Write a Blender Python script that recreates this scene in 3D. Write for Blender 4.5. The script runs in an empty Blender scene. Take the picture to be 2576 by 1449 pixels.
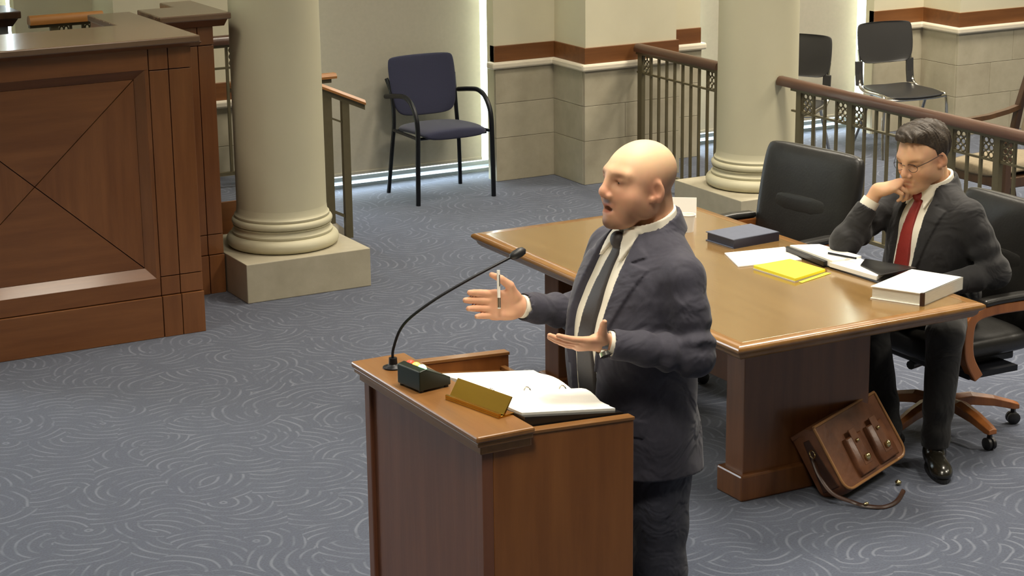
import bpy, bmesh, math, random
import numpy as np
from mathutils import Vector, Matrix

random.seed(7)
SC = bpy.context.scene
COL = SC.collection
PI = math.pi

# ------------------------------------------------------------------ camera
F_PX, PITCH, YAW, ROLL, CAM_H = 5134.496, .26391793, .501053813, -.0116038779, 2.85
_cp, _sp = math.cos(PITCH), math.sin(PITCH)
_F = Vector((math.sin(YAW)*_cp, math.cos(YAW)*_cp, -_sp))
_R = Vector((math.cos(YAW), -math.sin(YAW), 0))
_U = _R.cross(_F)
_cr, _sr = math.cos(ROLL), math.sin(ROLL)
_R2 = _R*_cr + _U*_sr
_U2 = -_R*_sr + _U*_cr
cam_d = bpy.data.cameras.new('camera')
cam_d.sensor_width = 36.0
cam_d.lens = F_PX/2576*36.0
cam_d.clip_end = 200
cam = bpy.data.objects.new('camera', cam_d)
COL.objects.link(cam)
mw = Matrix(((_R2.x, _U2.x, -_F.x, 0), (_R2.y, _U2.y, -_F.y, 0), (_R2.z, _U2.z, -_F.z, CAM_H), (0, 0, 0, 1)))
cam.matrix_world = mw
SC.camera = cam

# ------------------------------------------------------------------ view, world, lamps
SC.view_settings.view_transform = 'Standard'
SC.view_settings.look = 'None'
SC.view_settings.gamma = 1.0
SC.view_settings.use_curve_mapping = False
SC.view_settings.exposure = -0.12
world = bpy.data.worlds.new('world')
SC.world = world
world.use_nodes = True
world.node_tree.nodes['Background'].inputs[0].default_value = (.86, .95, 1.0, 1)
world.node_tree.nodes['Background'].inputs[1].default_value = 14.0

CEIL = 4.3
def area(name, loc, sx, sy, power, color):
    l = bpy.data.lights.new(name, 'AREA')
    l.shape = 'RECTANGLE'; l.size = sx; l.size_y = sy
    l.energy = power; l.color = color; l.spread = math.radians(125)
    o = bpy.data.objects.new(name, l)
    o.location = loc
    COL.objects.link(o)
    return o
WARM = (1.0, .90, .74)
for i, (x, y, p) in enumerate(((1.6, 3.2, 60), (3.3, 4.5, 62), (7.6, 3.6, 110), (10.2, 4.5, 90),
                               (1.2, 6.6, 16), (3.9, 6.3, 45), (6.6, 6.9, 115), (9.6, 7.6, 130),
                               (2.0, 9.0, 30), (5.6, 9.7, 60), (9.0, 10.2, 130))):
    area('ceiling_lamp', (x, y, CEIL-.03), .75, .75, p, WARM)

# ------------------------------------------------------------------ materials
def lin(c):
    return tuple((v/255/12.92 if v/255 <= .04045 else ((v/255+.055)/1.055)**2.4) for v in c)
MATS = {}
def mat(name, rgb, rough=.6, metal=0, spec=.5, noise=0, nscale=8, stretch=(1, 1, 1), bump=0, bscale=60, coat=0, emit=None, rgb2=None, detail=4, bstretch=None, sheen=0, trans=0, alpha=1):
    m = bpy.data.materials.new(name); m.use_nodes = True
    nt = m.node_tree; b = nt.nodes['Principled BSDF']
    c = lin(rgb)
    b.inputs['Base Color'].default_value = (*c, 1)
    b.inputs['Roughness'].default_value = rough
    b.inputs['Metallic'].default_value = metal
    b.inputs['Specular IOR Level'].default_value = spec
    b.inputs['Coat Weight'].default_value = coat
    b.inputs['Coat Roughness'].default_value = .12
    b.inputs['Sheen Weight'].default_value = sheen
    b.inputs['Transmission Weight'].default_value = trans
    b.inputs['Alpha'].default_value = alpha
    if emit:
        b.inputs['Emission Color'].default_value = (*lin(emit[0]), 1)
        b.inputs['Emission Strength'].default_value = emit[1]
    if noise or rgb2 or bump:
        tc = nt.nodes.new('ShaderNodeTexCoord')
        mp = nt.nodes.new('ShaderNodeMapping'); mp.inputs['Scale'].default_value = stretch
        nt.links.new(tc.outputs['Object'], mp.inputs['Vector'])
    if noise or rgb2:
        n = nt.nodes.new('ShaderNodeTexNoise'); n.inputs['Scale'].default_value = nscale; n.inputs['Detail'].default_value = detail
        n.inputs['Roughness'].default_value = .6
        nt.links.new(mp.outputs['Vector'], n.inputs['Vector'])
        r = nt.nodes.new('ShaderNodeValToRGB')
        c2 = lin(rgb2) if rgb2 else tuple(v*(1-noise) for v in c)
        c1 = c if rgb2 else tuple(min(1, v*(1+noise)) for v in c)
        r.color_ramp.elements[0].position = .3; r.color_ramp.elements[0].color = (*c2, 1)
        r.color_ramp.elements[1].position = .7; r.color_ramp.elements[1].color = (*c1, 1)
        nt.links.new(n.outputs['Fac'], r.inputs['Fac'])
        nt.links.new(r.outputs['Color'], b.inputs['Base Color'])
    if bump:
        n2 = nt.nodes.new('ShaderNodeTexNoise'); n2.inputs['Scale'].default_value = bscale; n2.inputs['Detail'].default_value = 3
        nt.links.new((mp if bstretch is None else mp).outputs['Vector'], n2.inputs['Vector'])
        bp = nt.nodes.new('ShaderNodeBump'); bp.inputs['Strength'].default_value = bump; bp.inputs['Distance'].default_value = .004
        nt.links.new(n2.outputs['Fac'], bp.inputs['Height'])
        nt.links.new(bp.outputs['Normal'], b.inputs['Normal'])
    MATS[name] = m
    return m

def wood(name, rgb, rgb2, axis='z', rough=.32, coat=.25, scale=5):
    st = {'x': (.09, 1, 1), 'y': (1, .09, 1), 'z': (1, 1, .09)}[axis]
    return mat(name, rgb, rough, rgb2=rgb2, nscale=scale*3.5, stretch=st, detail=6, coat=coat, bump=.05, bscale=90)

BR1, BR2 = (132, 85, 48), (110, 67, 35)
M_bench_z = wood('bench_wood_upright', BR1, BR2, 'z')
M_bench_x = wood('bench_wood_level', BR1, BR2, 'x')
M_bench_y = wood('bench_wood_deep', BR1, BR2, 'y')
M_ledge = wood('ledge_wood', (122, 98, 76), (100, 76, 56), 'x', .25, .5)  # paler and greyer than the bench: reflected light put into the colour
M_rail_wood = wood('rail_wood', (86, 58, 42), (64, 41, 29), 'y', .4, .2)
M_rail_light = wood('light_rail_wood', (178, 122, 62), (150, 98, 46), 'x', .4, .2)
M_band = wood('band_wood', (126, 80, 42), (100, 60, 28), 'x', .45, .1)
M_pod_z = wood('podium_wood_upright', (142, 90, 44), (120, 72, 32), 'z', .35, .25)
M_pod_zf = wood('podium_front_wood', (120, 76, 54), (102, 62, 42), 'z', .35, .25)
M_pod_y = wood('podium_wood_level', (142, 100, 58), (118, 80, 42), 'y', .3, .3)
M_pod_x = wood('podium_wood_side', (142, 100, 58), (118, 80, 42), 'x', .3, .3)
M_tab = wood('table_wood_top', (138, 108, 64), (124, 95, 54), 'y', .16, .7)  # pale yellowish tone carries the wall's reflection in the colour
M_tab_e = wood('table_wood_edge', (154, 112, 60), (128, 88, 42), 'y', .28, .5)
M_tab_p = wood('table_wood_pedestal', (120, 76, 42), (96, 58, 30), 'z', .35, .3)
M_chair_wood = wood('chair_wood', (160, 98, 48), (124, 70, 30), 'z', .35, .3)
M_dark_wood = wood('dark_chair_wood', (74, 50, 30), (52, 34, 20), 'z', .4, .2)

M_paint = mat('cream_paint', (216, 209, 182), .7, noise=.03, nscale=3, bump=.03, bscale=120)
M_ceil = mat('ceiling_paint', (225, 220, 205), .8, noise=.02, nscale=3)
M_col = mat('column_paint', (200, 194, 166), .55, noise=.03, nscale=2)
M_stone = mat('limestone', (184, 176, 154), .6, rgb2=(170, 162, 140), nscale=9, detail=8, bump=.05, bscale=160)
M_stone2 = mat('limestone_darker', (181, 173, 151), .6, rgb2=(166, 157, 135), nscale=9, detail=8, bump=.05, bscale=160)
M_capst = mat('pale_stone_cap', (226, 216, 196), .5, noise=.04, nscale=12)
M_shade = mat('shade_fabric', (180, 174, 157), .85, noise=.03, nscale=40)
M_winframe = mat('window_metal', (150, 155, 155), .4, metal=.6)
M_bronze = mat('bronze_paint', (104, 96, 72), .42, metal=.35, noise=.06, nscale=20)
M_leather = mat('black_leather', (34, 33, 31), .38, noise=.15, nscale=14, bump=.12, bscale=90)
M_plastic = mat('black_plastic', (30, 30, 32), .45)
M_plastic2 = mat('charcoal_plastic', (52, 51, 50), .4)
M_chrome = mat('chrome', (200, 198, 190), .18, metal=1)
M_blackmetal = mat('black_metal', (18, 20, 26), .4, metal=.3)
M_bluefab = mat('navy_fabric', (42, 44, 68), .9, noise=.12, nscale=220, bump=.1, bscale=400, sheen=.2)
M_tanfab = mat('tan_upholstery', (122, 110, 88), .85, noise=.12, nscale=60)
M_paper = mat('white_paper', (245, 243, 236), .7)
M_cream = mat('cream_page_edges', (214, 208, 192), .8, noise=.1, nscale=30, stretch=(1, 1, 30))
M_yellow = mat('yellow_paper', (250, 236, 60), .7)
M_blackvinyl = mat('black_vinyl', (26, 25, 25), .3)
M_whitevinyl = mat('white_vinyl', (240, 238, 230), .35)
M_brass = mat('brass', (190, 146, 58), .22, metal=1)
M_bookblue = mat('blue_grey_cover', (96, 102, 120), .45, noise=.06, nscale=30)
M_bookdark = mat('dark_blue_cover', (44, 46, 62), .4)
M_bag = mat('brown_leather', (124, 80, 52), .4, rgb2=(88, 52, 32), nscale=9, detail=6, bump=.25, bscale=50)
M_bagdark = mat('dark_brown_leather', (64, 38, 24), .42, rgb2=(46, 26, 17), nscale=9, bump=.2, bscale=50)
M_bagpipe = mat('tan_piping', (150, 108, 66), .4)
M_gold = mat('gold_metal', (224, 206, 150), .25, metal=1)
M_green = mat('green_lamp', (60, 255, 120), .4, emit=((120, 255, 150), 14))
M_amber = mat('amber_lamp', (250, 220, 60), .4, emit=((255, 225, 60), 5))
M_red = mat('red_lamp', (220, 60, 40), .4, emit=((255, 70, 40), 1.0))
M_timer = mat('dark_green_plastic', (24, 34, 26), .35)
M_groove = mat('groove_shadow_wood', (66, 36, 20), .6)

# carpet: overlapping fans of thin pale arcs on blue-grey pile
def carpet():
    m = bpy.data.materials.new('carpet'); m.use_nodes = True
    nt = m.node_tree; b = nt.nodes['Principled BSDF']; L = nt.links; N = nt.nodes.new
    b.inputs['Roughness'].default_value = .95
    b.inputs['Specular IOR Level'].default_value = .15
    b.inputs['Sheen Weight'].default_value = .25
    b.inputs['Sheen Roughness'].default_value = .6
    tc = N('ShaderNodeTexCoord')
    w = N('ShaderNodeTexNoise'); w.inputs['Scale'].default_value = 4.5; w.inputs['Detail'].default_value = 1
    L.new(tc.outputs['Object'], w.inputs['Vector'])
    sub = N('ShaderNodeVectorMath'); sub.operation = 'SUBTRACT'; sub.inputs[1].default_value = (.5, .5, .5)
    L.new(w.outputs['Color'], sub.inputs[0])
    sc = N('ShaderNodeVectorMath'); sc.operation = 'SCALE'; sc.inputs['Scale'].default_value = .05
    L.new(sub.outputs[0], sc.inputs[0])
    ad = N('ShaderNodeVectorMath'); ad.operation = 'ADD'
    L.new(tc.outputs['Object'], ad.inputs[0]); L.new(sc.outputs[0], ad.inputs[1])
    v = N('ShaderNodeTexVoronoi'); v.inputs['Scale'].default_value = 4.8; v.voronoi_dimensions = '2D'
    v.inputs['Randomness'].default_value = .85
    L.new(ad.outputs[0], v.inputs['Vector'])
    # offset from the cell centre, turned per cell, so every fan opens its own way
    sp_ = N('ShaderNodeSeparateXYZ'); L.new(v.outputs['Color'], sp_.inputs[0])
    an = N('ShaderNodeMath'); an.operation = 'MULTIPLY'; an.inputs[1].default_value = 2*PI; L.new(sp_.outputs[0], an.inputs[0])
    co = N('ShaderNodeMath'); co.operation = 'COSINE'; L.new(an.outputs[0], co.inputs[0])
    si = N('ShaderNodeMath'); si.operation = 'SINE'; L.new(an.outputs[0], si.inputs[0])
    mv = N('ShaderNodeCombineXYZ'); L.new(co.outputs[0], mv.inputs[0]); L.new(si.outputs[0], mv.inputs[1])
    mul = N('ShaderNodeVectorMath'); mul.operation = 'SCALE'; mul.inputs['Scale'].default_value = .15; L.new(mv.outputs[0], mul.inputs[0])
    p = N('ShaderNodeVectorMath'); p.operation = 'SUBTRACT'
    L.new(ad.outputs[0], p.inputs[0]); L.new(v.outputs['Position'], p.inputs[1])
    p2 = N('ShaderNodeVectorMath'); p2.operation = 'ADD'
    L.new(p.outputs[0], p2.inputs[0]); L.new(mul.outputs[0], p2.inputs[1])
    sx = N('ShaderNodeSeparateXYZ'); L.new(p2.outputs[0], sx.inputs[0])
    cb = N('ShaderNodeCombineXYZ'); L.new(sx.outputs[0], cb.inputs[0]); L.new(sx.outputs[1], cb.inputs[1])
    ln = N('ShaderNodeVectorMath'); ln.operation = 'LENGTH'; L.new(cb.outputs[0], ln.inputs[0])
    fr = N('ShaderNodeMath'); fr.operation = 'MULTIPLY'; fr.inputs[1].default_value = 2*PI/.046
    L.new(ln.outputs['Value'], fr.inputs[0])
    sn = N('ShaderNodeMath'); sn.operation = 'SINE'; L.new(fr.outputs[0], sn.inputs[0])
    rp = N('ShaderNodeValToRGB'); rp.color_ramp.elements[0].position = .58; rp.color_ramp.elements[1].position = .98
    rp.color_ramp.elements[0].color = (0, 0, 0, 1); rp.color_ramp.elements[1].color = (1, 1, 1, 1)
    L.new(sn.outputs[0], rp.inputs['Fac'])
    # worn / broken lines
    br = N('ShaderNodeTexNoise'); br.inputs['Scale'].default_value = 9; L.new(tc.outputs['Object'], br.inputs['Vector'])
    br2 = N('ShaderNodeMapRange'); br2.inputs['From Min'].default_value = .36; br2.inputs['From Max'].default_value = .58
    L.new(br.outputs['Fac'], br2.inputs['Value'])
    mm = N('ShaderNodeMath'); mm.operation = 'MULTIPLY'; L.new(rp.outputs['Color'], mm.inputs[0]); L.new(br2.outputs[0], mm.inputs[1])
    m3 = N('ShaderNodeMath'); m3.operation = 'MULTIPLY'; m3.inputs[1].default_value = .55; L.new(mm.outputs[0], m3.inputs[0])
    g = N('ShaderNodeTexNoise'); g.inputs['Scale'].default_value = 120; g.inputs['Detail'].default_value = 3
    L.new(tc.outputs['Object'], g.inputs['Vector'])
    base = N('ShaderNodeValToRGB')
    base.color_ramp.elements[0].position = .3; base.color_ramp.elements[0].color = (*lin((52, 59, 77)), 1)
    base.color_ramp.elements[1].position = .7; base.color_ramp.elements[1].color = (*lin((68, 76, 95)), 1)
    L.new(g.outputs['Fac'], base.inputs['Fac'])
    mx = N('ShaderNodeMixRGB'); mx.inputs['Color2'].default_value = (*lin((116, 123, 137)), 1)
    L.new(m3.outputs[0], mx.inputs['Fac']); L.new(base.outputs['Color'], mx.inputs['Color1'])
    L.new(mx.outputs['Color'], b.inputs['Base Color'])
    bp = N('ShaderNodeBump'); bp.inputs['Strength'].default_value = .3; bp.inputs['Distance'].default_value = .004
    L.new(g.outputs['Fac'], bp.inputs['Height']); L.new(bp.outputs['Normal'], b.inputs['Normal'])
    return m
M_carpet = carpet()

def glass():
    m = bpy.data.materials.new('window_glass'); m.use_nodes = True
    nt = m.node_tree
    for n in list(nt.nodes): nt.nodes.remove(n)
    o = nt.nodes.new('ShaderNodeOutputMaterial'); t = nt.nodes.new('ShaderNodeBsdfTransparent'); g = nt.nodes.new('ShaderNodeBsdfGlossy')
    g.inputs['Roughness'].default_value = .02
    mx = nt.nodes.new('ShaderNodeMixShader'); mx.inputs[0].default_value = .06
    t.inputs[0].default_value = (.93, .97, 1, 1)
    nt.links.new(t.outputs[0], mx.inputs[1]); nt.links.new(g.outputs[0], mx.inputs[2]); nt.links.new(mx.outputs[0], o.inputs[0])
    return m
M_glass = glass()

# ------------------------------------------------------------------ mesh building
class MB:
    def __init__(s): s.v = []; s.f = []; s.smooth = False
    def add(s, vs, fs):
        o = len(s.v); s.v += [tuple(v) for v in vs]; s.f += [tuple(i+o for i in f) for f in fs]; return s
    def box(s, x0, x1, y0, y1, z0, z1):
        v = [(x, y, z) for x in (x0, x1) for y in (y0, y1) for z in (z0, z1)]
        return s.add(v, [(0, 1, 3, 2), (4, 6, 7, 5), (0, 4, 5, 1), (2, 3, 7, 6), (0, 2, 6, 4), (1, 5, 7, 3)])
    def obox(s, c, ax, ay, az, hx, hy, hz):
        c, ax, ay, az = Vector(c), Vector(ax).normalized(), Vector(ay).normalized(), Vector(az).normalized()
        v = [c+ax*i*hx+ay*j*hy+az*k*hz for i in (-1, 1) for j in (-1, 1) for k in (-1, 1)]
        return s.add(v, [(0, 1, 3, 2), (4, 6, 7, 5), (0, 4, 5, 1), (2, 3, 7, 6), (0, 2, 6, 4), (1, 5, 7, 3)])
    def prism(s, pts, d):
        """polygon pts (3d, planar) extruded by vector d"""
        n = len(pts); d = Vector(d); v = [Vector(p) for p in pts]; v += [p+d for p in v]
        f = [tuple(range(n))[::-1], tuple(range(n, 2*n))]+[(i, (i+1) % n, n+(i+1) % n, n+i) for i in range(n)]
        return s.add(v, f)
    def rings(s, rings, cap=True, closed=False):
        n = len(rings[0]); v = [p for r in rings for p in r]; f = []
        m = len(rings)
        for i in range(m if closed else m-1):
            a = i*n; b = ((i+1) % m)*n
            for j in range(n): f.append((a+j, a+(j+1) % n, b+(j+1) % n, b+j))
        if cap and not closed: f += [tuple(range(n))[::-1], tuple(range((m-1)*n, m*n))]
        return s.add(v, f)
    def tube(s, path, r, n=8, cap=True, closed=False, flat=1.0):
        P = [Vector(p) for p in path]; m = len(P)
        R = r if isinstance(r, (list, tuple)) else [r]*m
        ring = []; up = None
        for i in range(m):
            if closed: t = (P[(i+1) % m]-P[i-1])
            else: t = (P[min(i+1, m-1)]-P[max(i-1, 0)])
            t.normalize()
            if up is None:
                up = Vector((0, 0, 1)) if abs(t.z) < .9 else Vector((1, 0, 0))
            a = t.cross(up)
            if a.length < 1e-4: a = t.orthogonal()
            a.normalize(); b = a.cross(t).normalized(); up = b
            ring.append([P[i]+a*R[i]*math.cos(2*PI*k/n)+b*R[i]*flat*math.sin(2*PI*k/n) for k in range(n)])
        return s.rings(ring, cap, closed)
    def lathe(s, prof, c=(0, 0, 0), n=32):
        c = Vector(c)
        return s.rings([[c+Vector((r*math.cos(2*PI*k/n), r*math.sin(2*PI*k/n), z)) for k in range(n)] for r, z in prof])
    def ell(s, c, r, n=16, m=10):
        c = Vector(c); rr = []
        for i in range(m+1):
            a = -PI/2+PI*(.002+.996*i/m)
            rr.append([c+Vector((r[0]*math.cos(a)*math.cos(2*PI*k/n), r[1]*math.cos(a)*math.sin(2*PI*k/n), r[2]*math.sin(a))) for k in range(n)])
        return s.rings(rr)

def wloc(o):
    v = Vector((0, 0, 0))
    while o is not None: v += o.location; o = o.parent
    return v
def obj(name, mb, m, parent=None, smooth=False, bevel=0, angle=None, local=False, subd=0):
    me = bpy.data.meshes.new(name)
    off = Vector((0, 0, 0)) if (parent is None or local) else wloc(parent)
    me.from_pydata([(v[0]-off.x, v[1]-off.y, v[2]-off.z) for v in mb.v], [], mb.f)
    me.validate()
    bm = bmesh.new(); bm.from_mesh(me); bmesh.ops.recalc_face_normals(bm, faces=bm.faces); bm.to_mesh(me); bm.free()
    if smooth or subd:
        me.polygons.foreach_set('use_smooth', [True]*len(me.polygons))
        if not subd: me.set_sharp_from_angle(angle=angle or math.radians(40))
    me.materials.append(m)
    o = bpy.data.objects.new(name, me); COL.objects.link(o)
    if parent is not None: o.parent = parent
    if bevel:
        b = o.modifiers.new('bevel', 'BEVEL'); b.width = bevel; b.segments = 2; b.limit_method = 'ANGLE'; b.angle_limit = math.radians(35)
    if subd:
        b = o.modifiers.new('subdivision', 'SUBSURF'); b.levels = subd; b.render_levels = subd
    return o
def tag(o, label, cat, group=None):
    o['label'] = label; o['category'] = cat
    if group: o['group'] = group
    return o
def thing(name, label, cat, loc=(0, 0, 0), group=None, rz=0):
    o = bpy.data.objects.new(name, None); o.empty_display_size = .1; COL.objects.link(o)
    o.location = loc; o.rotation_euler = (0, 0, rz)
    return tag(o, label, cat, group)
def struct(o, label=None):
    o['kind'] = 'structure'
    if label: o['label'] = label
    return o
def share(src, parent, name=None):
    c = src.copy(); COL.objects.link(c); c.parent = parent; return c
def copy_tree(o, parent=None):
    c = o.copy(); COL.objects.link(c); c.parent = parent
    for ch in o.children: copy_tree(ch, c)
    return c
def bez(p0, p1, p2, p3, n=8):
    P = [Vector(p) for p in (p0, p1, p2, p3)]
    return [P[0]*(1-t)**3+P[1]*3*t*(1-t)**2+P[2]*3*t*t*(1-t)+P[3]*t**3 for t in [i/n for i in range(n+1)]]
def spline(pts, n=6):
    P = [Vector(p) for p in pts]; out = []
    for i in range(len(P)-1):
        a, b, c, d = P[max(i-1, 0)], P[i], P[i+1], P[min(i+2, len(P)-1)]
        for k in range(n):
            t = k/n
            out.append(.5*((2*b)+(c-a)*t+(2*a-5*b+4*c-d)*t*t+(3*b-a-3*c+d)*t**3))
    out.append(P[-1]); return out

# ------------------------------------------------------------------ the room
struct(obj('floor', MB().box(-3, 14, -2, 12.3, -.1, 0), M_carpet), 'blue-grey carpet with pale scrolling fan pattern')
struct(obj('ceiling', MB().box(-3, 14, -2, 12.3, CEIL, CEIL+.1), M_ceil))
struct(obj('wall_left', MB().box(-3.1, -3, -2, 12.3, 0, CEIL), M_paint))
struct(obj('wall_right', MB().box(14, 14.1, -2, 12.3, 0, CEIL), M_paint))
struct(obj('wall_front', MB().box(-3, 14, -2.1, -2, 0, CEIL), M_paint))

PER = 3.13
S0, F0, F1, S1 = 6.285, 6.745, 7.445, 7.905      # shoulder and front of the middle pier
YS, YF, YW = 11.69, 11.29, 11.9
def clampx(v): return max(-3, min(14, v))
wb = MB()
for k in range(-3, 3):
    d = PER*k
    if F0+d > 14 or S1+d < -3: continue
    wb.box(clampx(F0+d), clampx(F1+d), YF, 12.3, 0, CEIL)
    wb.box(clampx(S0+d), clampx(F0+d), YS, YS+.09, 0, CEIL)
    wb.box(clampx(F1+d), clampx(S1+d), YS, YS+.09, 0, CEIL)
    wb.box(clampx(S0+.24+d), clampx(F0+d), YS+.09, 12.3, 0, CEIL)
    wb.box(clampx(F1+d), clampx(S1-.24+d), YS+.09, 12.3, 0, CEIL)
    wb.box(clampx(S1-.24+d), clampx(S0+.24+d+PER), 12.05, 12.3, 3.5, CEIL)
wall_back = struct(obj('wall_back', wb, M_paint), 'cream painted wall with stepped piers between shaded windows')

# stone wainscot panels, pale cap and wood band on each pier that can be seen
tn = 0
for k in (-1, 0, 1):
    d = PER*k
    c1, c2 = .29, .52
    for (x0, x1, yb, off) in ((S0, F0, YS, 0), (F0-.02, F1+.02, YF, 1), (F1, S1, YS, 0)):
        w = x1-x0
        for row, (z0, z1) in enumerate(((0, c1), (c1, c2), (c2, .75))):
            cut = [0, 1] if (w < .5) else ([0, .42, 1] if row % 2 else [0, .7, 1])
            for i in range(len(cut)-1):
                a = x0+d+w*cut[i]; b = x0+d+w*cut[i+1]
                obj('stone_panel', MB().box(a+.0012, b-.0012, yb-.022, yb, z0+.0012, z1-.0012), M_stone if (row+i+k) % 2 else M_stone2, wall_back, bevel=.0015)
    for xf, sgn in ((F0+d, -1), (F1+d, 1)):
        for row, (z0, z1) in enumerate(((0, c1), (c1, c2), (c2, .75))):
            xx = (xf-.022, xf) if sgn < 0 else (xf, xf+.022)
            obj('stone_panel', MB().box(xx[0], xx[1], YF, YS-.022, z0+.0012, z1-.0012), M_stone2 if row % 2 else M_stone, wall_back, bevel=.0015)
    # cap and band follow the stepped plan
    for nm, z0, z1, out, m_, bv in (('cap', .75, .795, .045, M_capst, .012), ('band', .795, .90, .014, M_band, .003)):
        poly = [(S0-.03*(nm == 'cap'), YS+.05), (S0-.03*(nm == 'cap'), YS-out), (F0-out, YS-out), (F0-out, YF-out), (F1+out, YF-out), (F1+out, YS-out), (S1+.03*(nm == 'cap'), YS-out), (S1+.03*(nm == 'cap'), YS+.05)]
        tn += 1
        b = MB()
        def slab(xa, xb, ya, yb): b.box(xa+d, xb+d, ya, yb, z0, z1)
        e = .03*(nm == 'cap')
        vs = [(p[0]+d, p[1], z0) for p in poly[:4]] + [(F1+d+out, YF-out, z0)] + [(p[0]+d, p[1], z0) for p in poly[5:]]
        inner = [(S1+d, YS+.05), (S1+d, YS), (F1+d, YS), (F1+d, YF), (F0+d, YF), (F0+d, YS), (S0+d, YS), (S0+d, YS+.05)]
        b = MB()
        n = 8
        out_r = [(p[0]+d, p[1]) for p in poly]
        inn = inner[::-1]
        V = [(x, y, z0) for x, y in out_r]+[(x, y, z1) for x, y in out_r]+[(x, y, z0) for x, y in inn]+[(x, y, z1) for x, y in inn]
        Fs = []
        for i in range(n-1):
            Fs += [(i, i+1, n+i+1, n+i), (2*n+i, 3*n+i, 3*n+i+1, 2*n+i+1), (n+i, n+i+1, 3*n+i+1, 3*n+i), (i, 2*n+i, 2*n+i+1, i+1)]
        Fs += [(0, n, 3*n, 2*n), (n-1, 3*n-1, 4*n-1, 2*n-1)]
        b.add(V, Fs)
        struct(obj('trim_%d' % tn, b, m_, bevel=bv), ('pale stone cap moulding' if nm == 'cap' else 'warm brown wood band')+(' on the pier behind the left column', ' on the pier behind the speaker', ' on the pier behind the gallery chairs')[k+1])

# windows with roller shades, daylight at their edges
for k, nm in ((-2, 3), (-1, 1), (0, 2), (1, 4)):
    d = PER*k
    xa, xb = S1-.24+d, S0+.24+d+PER
    if xa > 13 or xb < -3: continue
    win = struct(obj('window_%d' % nm, MB().box(xa, xb, 12.02, 12.06, .0, .022).box(xa, xb, 12.02, 12.06, 3.46, 3.5).box(xa, xa+.02, 12.02, 12.06, 0, 3.5).box(xb-.02, xb, 12.02, 12.06, 0, 3.5), M_winframe), 'tall window behind a lowered roller shade')
    obj('window_pane', MB().box(xa, xb, 12.035, 12.041, .0, 3.5), M_glass, win)
    obj('window_rail', MB().box(xa, xb, 12.0, 12.05, .05, .078), M_winframe, win)
    sa, sb = S1+.12+d, S0+.01+d+PER
    obj('roller_shade', MB().box(sa, sb, YW-.006, YW, .125, 3.5), M_shade, win)
    obj('hem_bar', MB().box(sa, sb, YW-.012, YW+.006, .11, .132), M_shade, win, bevel=.003)

# ------------------------------------------------------------------ columns
def column(cx, cy, label):
    t = thing('column', label, 'column', (cx, cy, 0), 'round columns')
    h = .355
    obj('plinth', MB().box(cx-h, cx+h, cy-h, cy+h, 0, .21), M_stone, t, bevel=.004)
    def torus(R, r, zc, n=9): return [(R+r*math.cos(-PI/2+PI*i/n), zc+r*math.sin(-PI/2+PI*i/n)) for i in range(n+1)]
    prof = [(.05, .21), (.28, .21)]+torus(.268, .036, .246)+[(.272, .286), (.272, .296)]
    prof += [(.262, .302), (.256, .312), (.258, .322), (.266, .328)]+torus(.252, .02, .350)+[(.256, .374), (.256, .384)]
    prof += [(.25, .388), (.245, .40), (.242, .43), (.05, .43)]
    obj('base_moulding', MB().lathe(prof, (cx, cy, 0), 64), M_col, t, smooth=True, angle=math.radians(50))
    sh = [(.05, .43), (.242, .43)]+[(.242-.022*(i/12)**1.6, .43+3.45*i/12) for i in range(1, 13)]+[(.05, 3.88)]
    obj('shaft', MB().lathe(sh, (cx, cy, 0), 64), M_col, t, smooth=True)
    obj('capital', MB().lathe([(.05, 3.88), (.235, 3.88), (.24, 3.92), (.235, 3.95), (.235, 4.0), (.29, 4.07), (.30, 4.1), (.05, 4.1)], (cx, cy, 0), 48).box(cx-.32, cx+.32, cy-.32, cy+.32, 4.1, CEIL), M_col, t, smooth=True)
    return t
column(4.085, 10.04, 'large cream column on a stone plinth between bench and blue chair')
column(7.135, 9.93, 'cream column behind the table, where two railings meet')

# ------------------------------------------------------------------ judge's bench
BY = 9.336
bn = thing('judicial_bench', 'large panelled brown wood bench with X-veneered front panel', 'bench', (2.6, BY, 0))
g = .002
XL, XR = 1.72, 3.362      # bench span
PL0, PL1, ZP0, ZP1 = 2.0, 3.125, .30, 1.33
obj('core', MB().box(XL+.01, XR-.01, BY+.06, BY+.42, 0, 1.40).box(XR-.26, XR-.01, BY+.42, BY+.66, 0, 1.40), M_groove, bn)
obj('base_board', MB().box(XL, 3.146-g, BY-.012, BY+.03, 0, .21-g), M_bench_x, bn, bevel=.003)
obj('bottom_rail', MB().box(PL0-.2, 3.146-g, BY, BY+.03, .21+g, ZP0), M_bench_x, bn, bevel=.002)
obj('top_rail', MB().box(PL0-.2, 3.146-g, BY, BY+.03, ZP1, 1.432), M_bench_x, bn, bevel=.002)
obj('stile', MB().box(PL1, 3.146-g, BY, BY+.03, ZP0, ZP1), M_bench_z, bn)
obj('stile', MB().box(PL0-.2, PL0, BY, BY+.03, ZP0, ZP1), M_bench_z, bn)
for (xa, xb) in ((3.146+g, 3.245-g), (3.245+g, XR)):
    for (za, zb) in ((0, .21-g), (.21+g, .305-g), (.305+g, 1.325-g), (1.325+g, 1.432)):
        obj('pilaster_board', MB().box(xa, xb, BY-.012*(zb < .25), BY+.03, za, zb), M_bench_z, bn, bevel=.002)
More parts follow.
